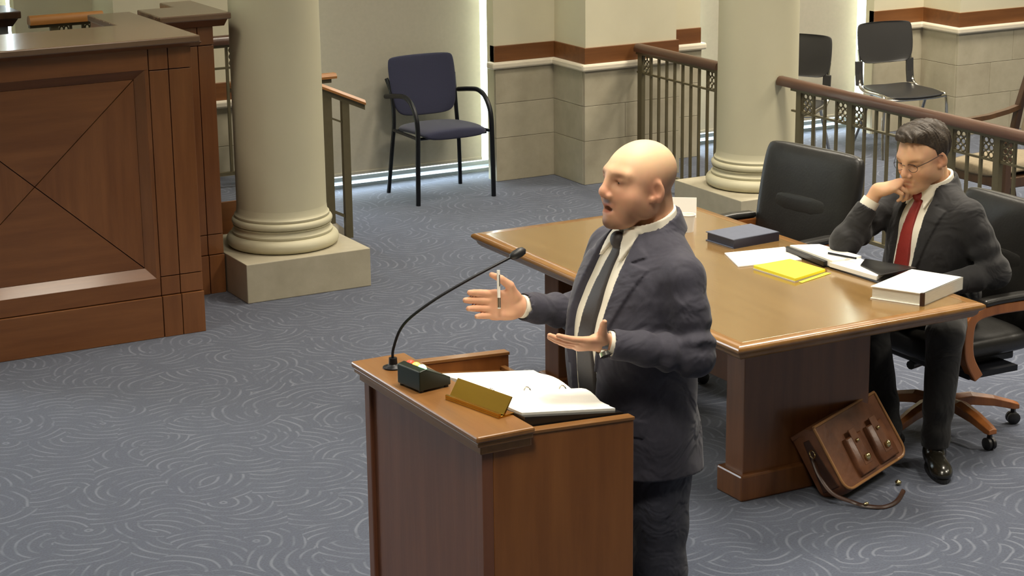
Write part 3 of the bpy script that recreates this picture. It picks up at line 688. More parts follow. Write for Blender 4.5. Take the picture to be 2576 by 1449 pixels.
# ------------------------------------------------------------------ executive chairs (local: faces -X, origin on the floor under the seat)
def exec_chair(label, loc, rz):
    t = thing('executive_chair', label, 'office chair', (0, 0, 0), 'black leather executive chairs')
    # seat cushion: rounded slab via subdivision
    def pillow(x0, x1, w, z0, z1, r=.06):
        mb = MB(); rings_ = []
        xs = [x0, x0+.03, (x0+x1)/2, x1-.03, x1]
        for i, x in enumerate(xs):
            k = .82 if i in (0, 4) else 1
            zc, hh = (z0+z1)/2, (z1-z0)/2*k
            ww = w*(.93 if i in (0, 4) else 1)
            rings_.append([(x, -ww, zc-hh*.6), (x, -ww, zc+hh*.6), (x, -ww*.8, zc+hh), (x, 0, zc+hh*1.06), (x, ww*.8, zc+hh), (x, ww, zc+hh*.6), (x, ww, zc-hh*.6), (x, ww*.8, zc-hh), (x, -ww*.8, zc-hh)])
        return mb.rings(rings_)
    s_ = obj('seat', pillow(-.26, .26, .27, .38, .50), M_leather, t, local=True, subd=2)
    obj('seat_pan', MB().box(-.2, .2, -.2, .2, .345, .385), M_plastic, t, local=True, bevel=.01)
    # backrest, leaning back
    R = Matrix.Rotation(math.radians(11), 4, 'Y')
    def bpnt(x, y, z): return Vector((.235, 0, .40))+R @ Vector((x, y, z))
    rows = [(0, .24, .035), (.05, .28, .055), (.2, .30, .06), (.38, .31, .055), (.53, .31, .05), (.60, .30, .042), (.625, .275, .02)]
    rr = []
    for z, w, th in rows:
        rr.append([bpnt(-th, -w*.7, z), bpnt(-th*1.15, 0, z), bpnt(-th, w*.7, z), bpnt(-th*.5-.01, w, z), bpnt(th*.6, w, z), bpnt(th, w*.7, z), bpnt(th*1.1, 0, z), bpnt(th, -w*.7, z), bpnt(th*.6, -w, z), bpnt(-th*.5-.01, -w, z)])
    bk_ = obj('backrest', MB().rings(rr), M_leather, t, local=True, subd=2)
    pil = []
    for z, w, th in ((.30, .15, .0), (.305, .20, .006), (.35, .21, .008), (.395, .20, .006), (.40, .15, .0)):
        pil.append([bpnt(-.040, -w, z), bpnt(-.053-th, -w*.85, z), bpnt(-.058-th, 0, z), bpnt(-.053-th, w*.85, z), bpnt(-.040, w, z)])
    obj('back_pad', MB().rings(pil), M_leather, bk_, local=True, subd=1)
    for sy in (-1, 1):
        y = sy*.305
        # wooden arm: front post, curved elbow, padded top
        path = spline([(-.10, y, .34), (-.155, y, .44), (-.16, y, .56), (-.13, y, .615), (-.04, y, .632), (.10, y, .63), (.27, y*.97, .62)], 4)
        a = obj('arm', MB().rings([[Vector(p)+Vector((o, sy_, 0)) for o, sy_ in ((-.022, -.024), (.022, -.024), (.022, .024), (-.022, .024))] if 0 else
                [Vector(p)+dx_ for dx_ in ((Vector((math.cos(q_)*.024, s2*.025, math.sin(q_)*.024))) for q_, s2 in ((an+PI/2, -1), (an-PI/2, -1), (an-PI/2, 1), (an+PI/2, 1)))]
                for p, an in [(path[i], math.atan2((path[min(i+1, len(path)-1)]-path[max(i-1, 0)]).z, (path[min(i+1, len(path)-1)]-path[max(i-1, 0)]).x)) for i in range(len(path))]]), M_chair_wood, t, local=True, bevel=.006)
        obj('arm_pad', MB().rings([[(x, y-.032, z), (x, y-.028, z+.028), (x, y+.028, z+.028), (x, y+.032, z)] for x, z in ((-.09, .652), (-.02, .656), (.12, .655), (.25, .646))]), M_leather, a, local=True, bevel=.01)
        obj('arm_brace', MB().box(-.14, .12, min(sy*.2, sy*.31), max(sy*.2, sy*.31), .335, .36), M_blackmetal, t, local=True)
    obj('gas_column', MB().lathe([(.01, .09), (.045, .09), (.045, .13), (.03, .14), (.03, .25), (.02, .25), (.02, .35), (.01, .35)], (0, 0, 0), 16), M_blackmetal, t, local=True, smooth=True)
    obj('tilt_knob', MB().tube([(-.12, 0, .33), (-.2, -.02, .33)], .02, 10), M_plastic, t, local=True, smooth=True)
    for k in range(5):
        a = 2*PI*k/5+PI-.12
        dr = Vector((math.cos(a), math.sin(a), 0)); sd = Vector((-dr.y, dr.x, 0))
        sec = []
        for r_, zc, hw, hh in ((.03, .125, .035, .03), (.12, .135, .033, .026), (.22, .118, .028, .022), (.31, .092, .024, .018), (.335, .086, .02, .012)):
            sec.append([dr*r_+sd*hw+zz*(zc-hh), dr*r_+sd*hw+zz*(zc+hh*.6), dr*r_+zz*(zc+hh), dr*r_-sd*hw+zz*(zc+hh*.6), dr*r_-sd*hw+zz*(zc-hh)])
        lg = obj('base_leg', MB().rings(sec), M_chair_wood, t, local=True, bevel=.003)
        c = dr*.315
        cs = MB()
        for s2 in (-1, 1):
            cs.rings([[c+sd*(s2*.011+o_)+Vector((dr.x*math.cos(an)*rr_, dr.y*math.cos(an)*rr_, .028+math.sin(an)*rr_)) for an in [2*PI*q_/14 for q_ in range(14)]] for o_, rr_ in ((-.010, .022), (-.006, .028), (.006, .028), (.010, .022))])
        cs.box(c.x-.008, c.x+.008, c.y-.008, c.y+.008, .04, .08)
        obj('caster', cs, M_plastic, lg, local=True, smooth=True)
    t.location = loc; t.rotation_euler = (0, 0, rz)
    return t
ec = exec_chair('empty black leather executive chair pushed up to the far side of the table', (5.32, 7.36, 0), math.radians(9))
ec2 = copy_tree(ec); ec2.location = (5.53, 6.32, 0); ec2.rotation_euler = (0, 0, math.radians(0)); ec2.scale = (1, 1, .95)
for ch in ec2.children:
    if ch.name.startswith('base_leg'): ch.rotation_euler = (0, 0, math.radians(22))
tag(ec2, 'black leather executive chair with wooden arms, the seated man is in it', 'office chair', 'black leather executive chairs')

# ------------------------------------------------------------------ blue chair by the window (faces -Y)
bc = thing('blue_armchair', 'navy blue fabric chair with black metal arms by the window', 'chair', (5.79, 11.5, 0))
cx, cy = 5.79, 11.5
st = []
for y, w, z in ((cy-.24, .20, .445), (cy-.225, .225, .455), (cy-.1, .235, .462), (cy+.1, .23, .452), (cy+.2, .215, .44), (cy+.215, .19, .432)):
    st.append([(cx-w, y, z-.02), (cx-w*.94, y, z+.012), (cx, y, z+.022), (cx+w*.94, y, z+.012), (cx+w, y, z-.02), (cx+w*.9, y, z-.045), (cx-w*.9, y, z-.045)])
obj('seat', MB().rings(st), M_bluefab, bc, subd=2)
bk_rows = []
for z, w, yo in ((.495, .13, .195), (.515, .215, .198), (.62, .24, .215), (.76, .248, .245), (.855, .244, .265), (.882, .222, .27)):
    th = .022
    bk_rows.append([(cx-w, cy+yo, z), (cx-w*.9, cy+yo-th*.3, z), (cx, cy+yo+.012-th, z), (cx+w*.9, cy+yo-th*.3, z), (cx+w, cy+yo, z), (cx+w*.9, cy+yo+th, z), (cx, cy+yo+th+.012, z), (cx-w*.9, cy+yo+th, z)])
obj('backrest', MB().rings(bk_rows), M_bluefab, bc, subd=2)
for sx in (-1, 1):
    xs = cx+sx*.262
    obj('front_leg_arm', MB().tube(spline([(xs+sx*.008, cy-.205, 0), (xs+sx*.004, cy-.205, .25), (xs, cy-.205, .46), (xs, cy-.185, .56), (xs, cy-.12, .635), (xs, cy-.03, .665), (xs, cy+.09, .655), (xs-sx*.0, cy+.25, .63)], 5), .0155, 10), M_blackmetal, bc, smooth=True)
    obj('rear_leg', MB().tube(spline([(xs-sx*.0, cy+.245, 0), (xs-sx*.02, cy+.215, .30), (xs-sx*.035, cy+.21, .47), (xs-sx*.035, cy+.232, .64), (xs-sx*.02, cy+.275, .74)], 5), .0135, 10), M_blackmetal, bc, smooth=True)
    obj('side_rail', MB().tube([(xs, cy-.205, .425), (xs-sx*.03, cy+.212, .415)], .011, 8), M_blackmetal, bc, smooth=True)
for yo, wo in ((.18, .23), (-.15, .25)): obj('cross_bar', MB().tube([(cx-wo, cy+yo, .412), (cx+wo, cy+yo, .412)], .01, 8), M_blackmetal, bc, smooth=True)

# ------------------------------------------------------------------ stacking chairs in the gallery (local: faces -Y)
def stack_chair(label, loc, rz):
    t = thing('stacking_chair', label, 'chair', (0, 0, 0), 'black stacking chairs')
    rows = []
    for z, w, yo in ((.60, .10, .20), (.60, .19, .205), (.66, .225, .212), (.78, .228, .228), (.865, .222, .245), (.885, .20, .25)):
        rows.append([(-w, yo-.012, z), (-w*.6, yo+.008, z), (0, yo+.018, z), (w*.6, yo+.008, z), (w, yo-.012, z), (w, yo+.002, z), (w*.6, yo+.022, z), (0, yo+.032, z), (-w*.6, yo+.022, z), (-w, yo+.002, z)])
    obj('backrest', MB().rings(rows), M_plastic2, t, local=True, subd=2)
    st = []
    for y, w, z in ((-.24, .19, .425), (-.23, .225, .438), (-.1, .23, .448), (.1, .22, .44), (.19, .2, .45), (.2, .17, .455)):
        st.append([(-w, y, z), (-w*.6, y, z-.006), (0, y, z-.01), (w*.6, y, z-.006), (w, y, z), (w, y, z-.014), (0, y, z-.024), (-w, y, z-.014)])
    obj('seat', MB().rings(st), M_plastic, t, local=True, subd=2)
    for sx in (-1, 1):
        obj('leg_frame', MB().tube(spline([(sx*.265, -.24, 0), (sx*.255, -.21, .2), (sx*.245, -.2, .40), (sx*.235, -.13, .425), (sx*.225, .10, .425), (sx*.215, .19, .47), (sx*.205, .215, .62), (sx*.205, .235, .70)], 5), .011, 8), M_chrome, t, local=True, smooth=True)
        obj('leg', MB().tube([(sx*.225, .0, .42), (sx*.25, .22, 0)], .011, 8), M_chrome, t, local=True, smooth=True)
    obj('front_rail', MB().tube(spline([(-.245, -.2, .41), (-.12, -.22, .405), (.12, -.22, .405), (.245, -.2, .41)], 4), .010, 8), M_chrome, t, local=True, smooth=True)
    for sx in (-1, 1):
        obj('back_stem', MB().rings([[(sx*.205+a, y+b_, z) for a, b_ in ((-.035, -.01), (.02, -.01), (.02, .01), (-.035, .01))] for y, z in ((.19, .45), (.205, .53), (.212, .62))]), M_plastic2, t, local=True, bevel=.004)
    t.location = loc; t.rotation_euler = (0, 0, rz)
    return t
sc1 = stack_chair('black plastic stacking chair with chrome legs before the right stone wall', (9.18, 11.08, 0), math.radians(-8))
sc2 = copy_tree(sc1); sc2.location = (8.16, 11.0, 0); sc2.rotation_euler = (0, 0, math.radians(-55))
tag(sc2, 'black stacking chair half hidden behind the right column', 'chair', 'black stacking chairs')

# ------------------------------------------------------------------ wooden armchair behind the long railing (faces -X)
wc = thing('wooden_armchair', 'dark wood armchair with tan seat at the right edge behind the railing', 'chair', (8.15, 8.83, 0))
x0, y0 = 8.15, 8.83
st = []
for x, w, z in ((x0-.30, .22, .43), (x0-.28, .25, .445), (x0, .26, .46), (x0+.22, .24, .45), (x0+.25, .21, .44)):
    st.append([(x, y0-w, z-.05), (x, y0-w, z), (x, y0, z+.025), (x, y0+w, z), (x, y0+w, z-.05)])
obj('seat', MB().rings(st), M_tanfab, wc, subd=2)
obj('seat_frame', MB().box(x0-.29, x0+.26, y0-.26, y0+.26, .34, .40), M_dark_wood, wc, bevel=.006)
obj('back_cushion', MB().rings([[(x0+.25+.13*t_-.03, y0-w, z), (x0+.25+.13*t_-.045, y0, z), (x0+.25+.13*t_-.03, y0+w, z), (x0+.25+.13*t_+.02, y0+w, z), (x0+.25+.13*t_+.02, y0-w, z)] for t_, z, w in ((0, .50, .20), (.1, .53, .215), (.5, .70, .22), (.9, .88, .215), (1, .9, .2))]), M_tanfab, wc, subd=2)
for sy in (-1, 1):
    y = y0+sy*.265
    obj('back_post', MB().rings([[(x-.022, y-.02, z), (x+.022, y-.02, z), (x+.022, y+.02, z), (x-.022, y+.02, z)] for x, z in ((x0+.31, 0), (x0+.25, .25), (x0+.245, .45), (x0+.30, .70), (x0+.385, .94))]), M_dark_wood, wc, bevel=.004)
    obj('front_leg', MB().rings([[(x0-.27-h_, y-h_, z), (x0-.27+h_, y-h_, z), (x0-.27+h_, y+h_, z), (x0-.27-h_, y+h_, z)] for h_, z in ((.015, 0), (.022, .30), (.022, .62))]), M_dark_wood, wc, bevel=.004)
    obj('armrest', MB().rings([[(x, y-.026, z-.012), (x, y-.02, z+.014), (x, y+.02, z+.014), (x, y+.026, z-.012)] for x, z in ((x0-.32, .625), (x0-.2, .635), (x0+.05, .645), (x0+.2, .665), (x0+.29, .685))]), M_dark_wood, wc, smooth=True)
obj('top_rail', MB().box(x0+.36, x0+.41, y0-.28, y0+.28, .90, .96), M_dark_wood, wc, bevel=.01)

# ------------------------------------------------------------------ leather satchel leaning on the table pedestal
bg = thing('leather_satchel', 'worn brown leather satchel with two buckled pockets leaning on the table leg', 'bag', (4.80, 5.85, 0))
ww = Vector((.95, .30, 0)).normalized(); back = Vector((-ww.y, ww.x, 0))
lean = math.radians(33)
roll_ = math.radians(5)
uu0 = (zz*math.cos(lean)+back*math.sin(lean)); nn0 = (back*math.cos(lean)-zz*math.sin(lean))
w3 = (ww*math.cos(roll_)+uu0*math.sin(roll_)); u3 = (uu0*math.cos(roll_)-ww*math.sin(roll_)); b3 = nn0
OB = Vector((4.625, 5.80, .055))
def bgp(a, h, dpt): return OB+w3*a+u3*h+b3*dpt
W_, H_, D_ = .44, .27, .125
def rprofile(d0, wscale, r=.035, h0=0, h1=H_):
    pts = []
    x0_, x1_ = W_*(1-wscale)/2, W_*(1+wscale)/2
    for cx_, cz_, a0_ in ((x0_+r, h0+r, PI), (x1_-r, h0+r, 1.5*PI)):
        for k in range(5):
            a = a0_+k*PI/8
            pts.append(bgp(cx_+r*math.cos(a), cz_+r*math.sin(a), d0))
    pts += [bgp(x1_-.006, h1, d0), bgp(x0_+.006, h1, d0)]
    return pts
obj('body', MB().rings([rprofile(0, 1, .045), rprofile(-.006, .97, .045, .008, H_*.97), rprofile(0.001, 1, .045), rprofile(.03, 1.03, .05, -.01), rprofile(D_*.6, 1.03, .06, -.012), rprofile(D_, 1, .05, .0, H_*.99)][2:]), M_bag, bg, smooth=True, angle=math.radians(60))
obj('piping', MB().tube([p for p in rprofile(0, 1.005, .045)[:10]]+[bgp(W_, H_, 0)], .006, 8).tube([bgp(.0, H_, 0)]+rprofile(0, 1.005, .045)[:3], .006, 8), M_bagpipe, bg, smooth=True)
obj('gusset', MB().prism([bgp(-.008, .03, .02), bgp(-.008, .03, D_-.02), bgp(-.004, H_-.03, D_*.62), bgp(-.004, H_-.03, D_*.38)], w3*.012), M_bagdark, bg, bevel=.003)
obj('flap', MB().prism([bgp(0, H_-.012, -.004), bgp(W_, H_-.012, -.004), bgp(W_, H_+.012, D_*.4), bgp(W_, H_+.006, D_+.004), bgp(0, H_+.006, D_+.004), bgp(0, H_+.012, D_*.4)][:0] or [bgp(0, H_-.002, .0), bgp(0, H_+.014, D_*.35), bgp(0, H_+.008, D_), bgp(0, H_-.01, D_), ], w3*W_), M_bag, bg, bevel=.003)
obj('top_binding', MB().tube([bgp(0, H_+.004, 0), bgp(W_, H_+.004, 0)], .006, 8), M_bagpipe, bg, smooth=True)
for pa in (.115, .265):
    pk = obj('pocket', MB().rings([[bgp(pa+x, z, d_) for x, z in ((0, .02), (.115, .02), (.118, .06), (.112, .175), (.004, .175), (-.004, .06))] for d_ in (.002, -.014)]+[[bgp(pa+.0575+(x-.0575)*.9, .1+(z-.1)*.92, -.020) for x, z in ((0, .02), (.115, .02), (.118, .06), (.112, .175), (.004, .175), (-.004, .06))]]), M_bag, bg, smooth=True, angle=math.radians(55))
    obj('pocket_strap', MB().prism([bgp(pa+.035, .05, -.022), bgp(pa+.085, .05, -.022), bgp(pa+.078, .20, -.022), bgp(pa+.038, .20, -.022)], b3*.006), M_bag, pk, bevel=.002)
    obj('buckle', MB().ell(bgp(pa+.06, .075, -.028), (.013, .012, .017), 10, 6), M_gold, pk, smooth=True)
    obj('rivet', MB().ell(bgp(pa+.055, .15, -.027), (.008, .008, .008), 8, 6), M_gold, pk, smooth=True)
obj('shoulder_strap', MB().tube(spline([bgp(-.005, .17, .07), bgp(-.03, .10, .06), bgp(-.035, .02, .04), bgp(.0, -.045, .0), Vector((4.66, 5.74, .012)), Vector((4.72, 5.70, .008)), Vector((4.80, 5.72, .008)), Vector((4.90, 5.80, .008))], 6), .009, 6, flat=.4), M_bagdark, bg, smooth=True)
rg_ = [bgp(-.02, .185, .05)+w3*math.cos(a)*.014+u3*math.sin(a)*.016 for a in [2*PI*q_/12 for q_ in range(12)]]
obj('strap_ring', MB().tube(rg_, .0028, 6, closed=True), M_gold, bg, smooth=True)
obj('strap_stud', MB().ell((4.93, 5.87, .012), (.013, .013, .010), 10, 6), M_gold, bg, smooth=True)
obj('strap_stud', MB().ell((4.665, 5.735, .02), (.012, .007, .007), 10, 6), M_gold, bg, smooth=True)

# ------------------------------------------------------------------ people: distance fields turned into continuous meshes
def V3(*a): return np.array(a, float)
def unit(v): v = np.asarray(v, float); return v/np.linalg.norm(v)
def frame(x, y=None, z=None):
    """orthonormal frame (rows = local axes) with x first and z (or y) as hint"""
    x = unit(x)
    if z is not None:
        y = unit(np.cross(z, x)); z = np.cross(x, y)
    else:
        z = unit(np.cross(x, y)); y = np.cross(z, x)
    return np.array([x, y, z])
def rot(yaw=0, pitch=0, roll=0):
    """rows = local axes fwd,left,up; yaw to the left, pitch down positive, roll to the left shoulder"""
    cy, sy = math.cos(yaw), math.sin(yaw); cp_, sp_ = math.cos(pitch), math.sin(pitch); cr_, sr_ = math.cos(roll), math.sin(roll)
    f = np.array([cy*cp_, sy*cp_, -sp_]); l = np.array([-sy, cy, 0.]); u = np.cross(f, l)
    l2 = l*cr_-u*sr_; u2 = u*cr_+l*sr_
    return np.array([f, l2, u2])

class Field:
    def __init__(s, lo, hi, h):
        s.lo = np.array(lo, float); s.h = h
        s.n = np.ceil((np.array(hi)-s.lo)/h).astype(int)+1
        s.d = np.full(s.n, .08, np.float32)
    def reg(s, lo, hi):
        a = np.maximum(0, np.floor((np.array(lo)-s.lo)/s.h).astype(int)); b = np.minimum(s.n, np.ceil((np.array(hi)-s.lo)/s.h).astype(int)+1)
        if np.any(b <= a): return None
        sl = tuple(slice(i, j) for i, j in zip(a, b))
        g = [(s.lo[i]+s.h*np.arange(a[i], b[i])).astype(np.float32) for i in range(3)]
        return sl, g[0][:, None, None], g[1][None, :, None], g[2][None, None, :]
    def op(s, fn, lo, hi, k=0, mode='u', pad=None):
        pad = (k*1.0+4*s.h) if pad is None else pad
        r = s.reg(np.array(lo)-pad, np.array(hi)+pad)
        if r is None: return
        sl, X, Y, Z = r
        n = fn(X, Y, Z).astype(np.float32); o = s.d[sl]
        if mode == 'u':
            if k > 0:
                hh = np.maximum(k-np.abs(o-n), 0)/k
                s.d[sl] = np.minimum(o, n)-hh*hh*k*.25
            else: s.d[sl] = np.minimum(o, n)
        elif mode == 's':
            n = -n
            if k > 0:
                hh = np.maximum(k-np.abs(o-n), 0)/k
                s.d[sl] = np.maximum(o, n)+hh*hh*k*.25
            else: s.d[sl] = np.maximum(o, n)
    def ell(s, c, r, R=None, k=0, mode='u'):
        c = np.array(c, float); r = np.array(r, float); m = r.max()
        def fn(X, Y, Z):
            x, y, z = X-c[0], Y-c[1], Z-c[2]
            if R is not None: x, y, z = [R[i][0]*x+R[i][1]*y+R[i][2]*z for i in range(3)]
            k0 = np.sqrt((x/r[0])**2+(y/r[1])**2+(z/r[2])**2); k1 = np.sqrt((x/r[0]**2)**2+(y/r[1]**2)**2+(z/r[2]**2)**2)
            return k0*(k0-1)/np.maximum(k1, 1e-6)
        s.op(fn, c-m, c+m, k, mode)
    def cone(s, a, b, ra, rb, k=0, mode='u', wr=None, flat=None):
        """round cone; wr = list of (amp, freq, t0, width, phase); flat = (dir, factor) squeezes across dir"""
        a = np.array(a, float); b = np.array(b, float); m = max(ra, rb)*1.4; ab = b-a; L2 = ab@ab; L = math.sqrt(L2)
        def fn(X, Y, Z):
            x, y, z = X-a[0], Y-a[1], Z-a[2]
            t = np.clip((x*ab[0]+y*ab[1]+z*ab[2])/L2, 0, 1)
            x, y, z = x-ab[0]*t, y-ab[1]*t, z-ab[2]*t
            if flat is not None:
                f = np.array(flat[0]); q = (x*f[0]+y*f[1]+z*f[2])*(1/flat[1]-1)
                x, y, z = x+q*f[0], y+q*f[1], z+q*f[2]
            d = np.sqrt(x*x+y*y+z*z)-(ra+(rb-ra)*t)
            if wr:
                for amp, fr, t0, w, ph in wr:
                    d = d+amp*np.sin(fr*L*t+ph+14*(X*.8+Y*.6-Z*.5))*np.exp(-((t-t0)/w)**2)
            return d
        s.op(fn, np.minimum(a, b)-m, np.maximum(a, b)+m, k, mode)
    def chain(s, pts, rad, k=.0, k2=.004):
        for i in range(len(pts)-1): s.cone(pts[i], pts[i+1], rad[i], rad[i+1], k if i == 0 else k2)
    def mesh(s, smooth=1):
        d = s.d; n = d.shape
        sg = (d < 0)
        u = sg.view(np.uint8)
        cnt = np.zeros((n[0]-1, n[1]-1, n[2]-1), np.uint8)
        offs = [(i, j, k) for i in (0, 1) for j in (0, 1) for k in (0, 1)]
        for i, j, k in offs: cnt += u[i:n[0]-1+i, j:n[1]-1+j, k:n[2]-1+k]
        act = np.flatnonzero((cnt > 0) & (cnt < 8)); del cnt
        m = (n[0]-1, n[1]-1, n[2]-1)
        ci, cj, ck = np.unravel_index(act, m)
        cv = np.stack([d[ci+i, cj+j, ck+k] for i, j, k in offs], 1).astype(np.float64)
        pos = np.zeros((len(act), 3)); num = np.zeros(len(act))
        for a in range(8):
            for b in range(a+1, 8):
                if sum(abs(offs[a][q]-offs[b][q]) for q in range(3)) != 1: continue
                x = (cv[:, a] < 0) != (cv[:, b] < 0)
                t = cv[x, a]/(cv[x, a]-cv[x, b])
                pos[x] += np.array(offs[a])+t[:, None]*(np.array(offs[b])-np.array(offs[a])); num[x] += 1
        pos = pos/num[:, None]+np.stack([ci, cj, ck], 1)
        quads = []
        for ax in range(3):
            sl0 = [slice(1, None)]*3; sl1 = [slice(1, None)]*3
            e = [slice(1, n[q]-1) for q in range(3)]
            e0 = list(e); e1 = list(e); e0[ax] = slice(0, n[ax]-1); e1[ax] = slice(1, n[ax])
            A_ = sg[tuple(e0)]; B_ = sg[tuple(e1)]
            x = np.argwhere(A_ != B_)
            if not len(x): continue
            flip = A_[tuple(x.T)]
            base = x.copy()
            for q in range(3):
                if q != ax: base[:, q] += 1
            u_, v_ = [(1, 2), (2, 0), (0, 1)][ax]
            def cid(du, dv):
                c = base.copy(); c[:, u_] += du; c[:, v_] += dv
                return np.searchsorted(act, np.ravel_multi_index(c.T, m))
            q4 = np.stack([cid(-1, -1), cid(0, -1), cid(0, 0), cid(-1, 0)], 1)
            q4[~flip] = q4[~flip][:, ::-1]
            quads.append(q4)
        Q = np.concatenate(quads)
        for _ in range(smooth):
            acc = np.zeros_like(pos); c = np.zeros(len(pos))
            for a, b in ((0, 1), (1, 2), (2, 3), (3, 0)):
                np.add.at(acc, Q[:, a], pos[Q[:, b]]); np.add.at(c, Q[:, a], 1)
                np.add.at(acc, Q[:, b], pos[Q[:, a]]); np.add.at(c, Q[:, b], 1)
            pos = pos*.5+.5*acc/c[:, None]
        return pos*s.h+s.lo, Q
def nmesh(name, pos, Q, m, parent, col=None):
    me = bpy.data.meshes.new(name)
    me.vertices.add(len(pos)); me.vertices.foreach_set('co', pos.astype(np.float32).ravel())
    me.loops.add(Q.size); me.loops.foreach_set('vertex_index', Q.astype(np.int32).ravel())
    me.polygons.add(len(Q)); me.polygons.foreach_set('loop_start', np.arange(0, Q.size, 4, dtype=np.int32))
    me.polygons.foreach_set('use_smooth', np.ones(len(Q), bool))
    me.update(calc_edges=True); me.validate()
    if col is not None:
        ca = me.color_attributes.new('tone', 'FLOAT_COLOR', 'POINT')
        ca.data.foreach_set('color', np.concatenate([col, np.ones((len(col), 1))], 1).astype(np.float32).ravel())
    me.materials.append(m)
    o = bpy.data.objects.new(name, me); COL.objects.link(o)
    if parent is not None: o.parent = parent
    return o

def skin_mat():
    m = bpy.data.materials.new('skin'); m.use_nodes = True; nt = m.node_tree; b = nt.nodes['Principled BSDF']
    a = nt.nodes.new('ShaderNodeVertexColor'); a.layer_name = 'tone'
    n = nt.nodes.new('ShaderNodeTexNoise'); n.inputs['Scale'].default_value = 40
    tc = nt.nodes.new('ShaderNodeTexCoord'); nt.links.new(tc.outputs['Object'], n.inputs['Vector'])
    mx = nt.nodes.new('ShaderNodeMixRGB'); mx.blend_type = 'MULTIPLY'; mx.inputs[0].default_value = .12
    nt.links.new(a.outputs['Color'], mx.inputs[1]); nt.links.new(n.outputs['Color'], mx.inputs[2])
    nt.links.new(mx.outputs[0], b.inputs['Base Color'])
    b.inputs['Roughness'].default_value = .52; b.inputs['Specular IOR Level'].default_value = .35
    b.inputs['Subsurface Weight'].default_value = .12; b.inputs['Subsurface Radius'].default_value = (.012, .004, .002)
    b.inputs['Subsurface Scale'].default_value = .6
    return m
M_skin = skin_mat()
def cloth(name, rgb, crease=.5, scale=7):
    m = mat(name, rgb, .82, noise=.10, nscale=90, sheen=.12)
    nt = m.node_tree; b = nt.nodes['Principled BSDF']; L = nt.links; N = nt.nodes.new
    tc = N('ShaderNodeTexCoord')
    n1 = N('ShaderNodeTexNoise'); n1.inputs['Scale'].default_value = scale; n1.inputs['Detail'].default_value = 2; n1.inputs['Distortion'].default_value = 1.6
    n2 = N('ShaderNodeTexNoise'); n2.inputs['Scale'].default_value = 380
    L.new(tc.outputs['Object'], n1.inputs['Vector']); L.new(tc.outputs['Object'], n2.inputs['Vector'])
    b1 = N('ShaderNodeBump'); b1.inputs['Strength'].default_value = crease; b1.inputs['Distance'].default_value = .03
    b2 = N('ShaderNodeBump'); b2.inputs['Strength'].default_value = .12; b2.inputs['Distance'].default_value = .002
    L.new(n1.outputs['Fac'], b1.inputs['Height']); L.new(n2.outputs['Fac'], b2.inputs['Height'])
    L.new(b1.outputs['Normal'], b2.inputs['Normal']); L.new(b2.outputs['Normal'], b.inputs['Normal'])
    return m
M_suit1 = cloth('navy_charcoal_wool', (52, 51, 64))
M_suit2 = cloth('black_wool', (27, 26, 28))
M_trous1 = cloth('navy_trouser_wool', (46, 48, 62), .6, 9)
M_trous2 = cloth('black_trouser_wool', (19, 18, 18))
M_shirt = mat('white_cotton', (236, 230, 214), .75, bump=.06, bscale=60)
M_tie1 = mat('dark_grey_tie', (56, 52, 52), .6, noise=.1, nscale=150)
M_tie2 = mat('red_tie', (142, 44, 38), .55, noise=.1, nscale=150)
M_shoe = mat('black_shoe_leather', (34, 32, 26), .22, spec=.7)
M_hair = mat('dark_brown_hair', (64, 52, 38), .55, rgb2=(38, 30, 22), nscale=60, stretch=(1, 3, 1), bump=.6, bscale=110)
M_eye = mat('eye_white', (150, 122, 106), .3)
M_iris = mat('iris', (48, 34, 26), .2)
M_lens = mat('dark_brow', (96, 66, 44), .8)

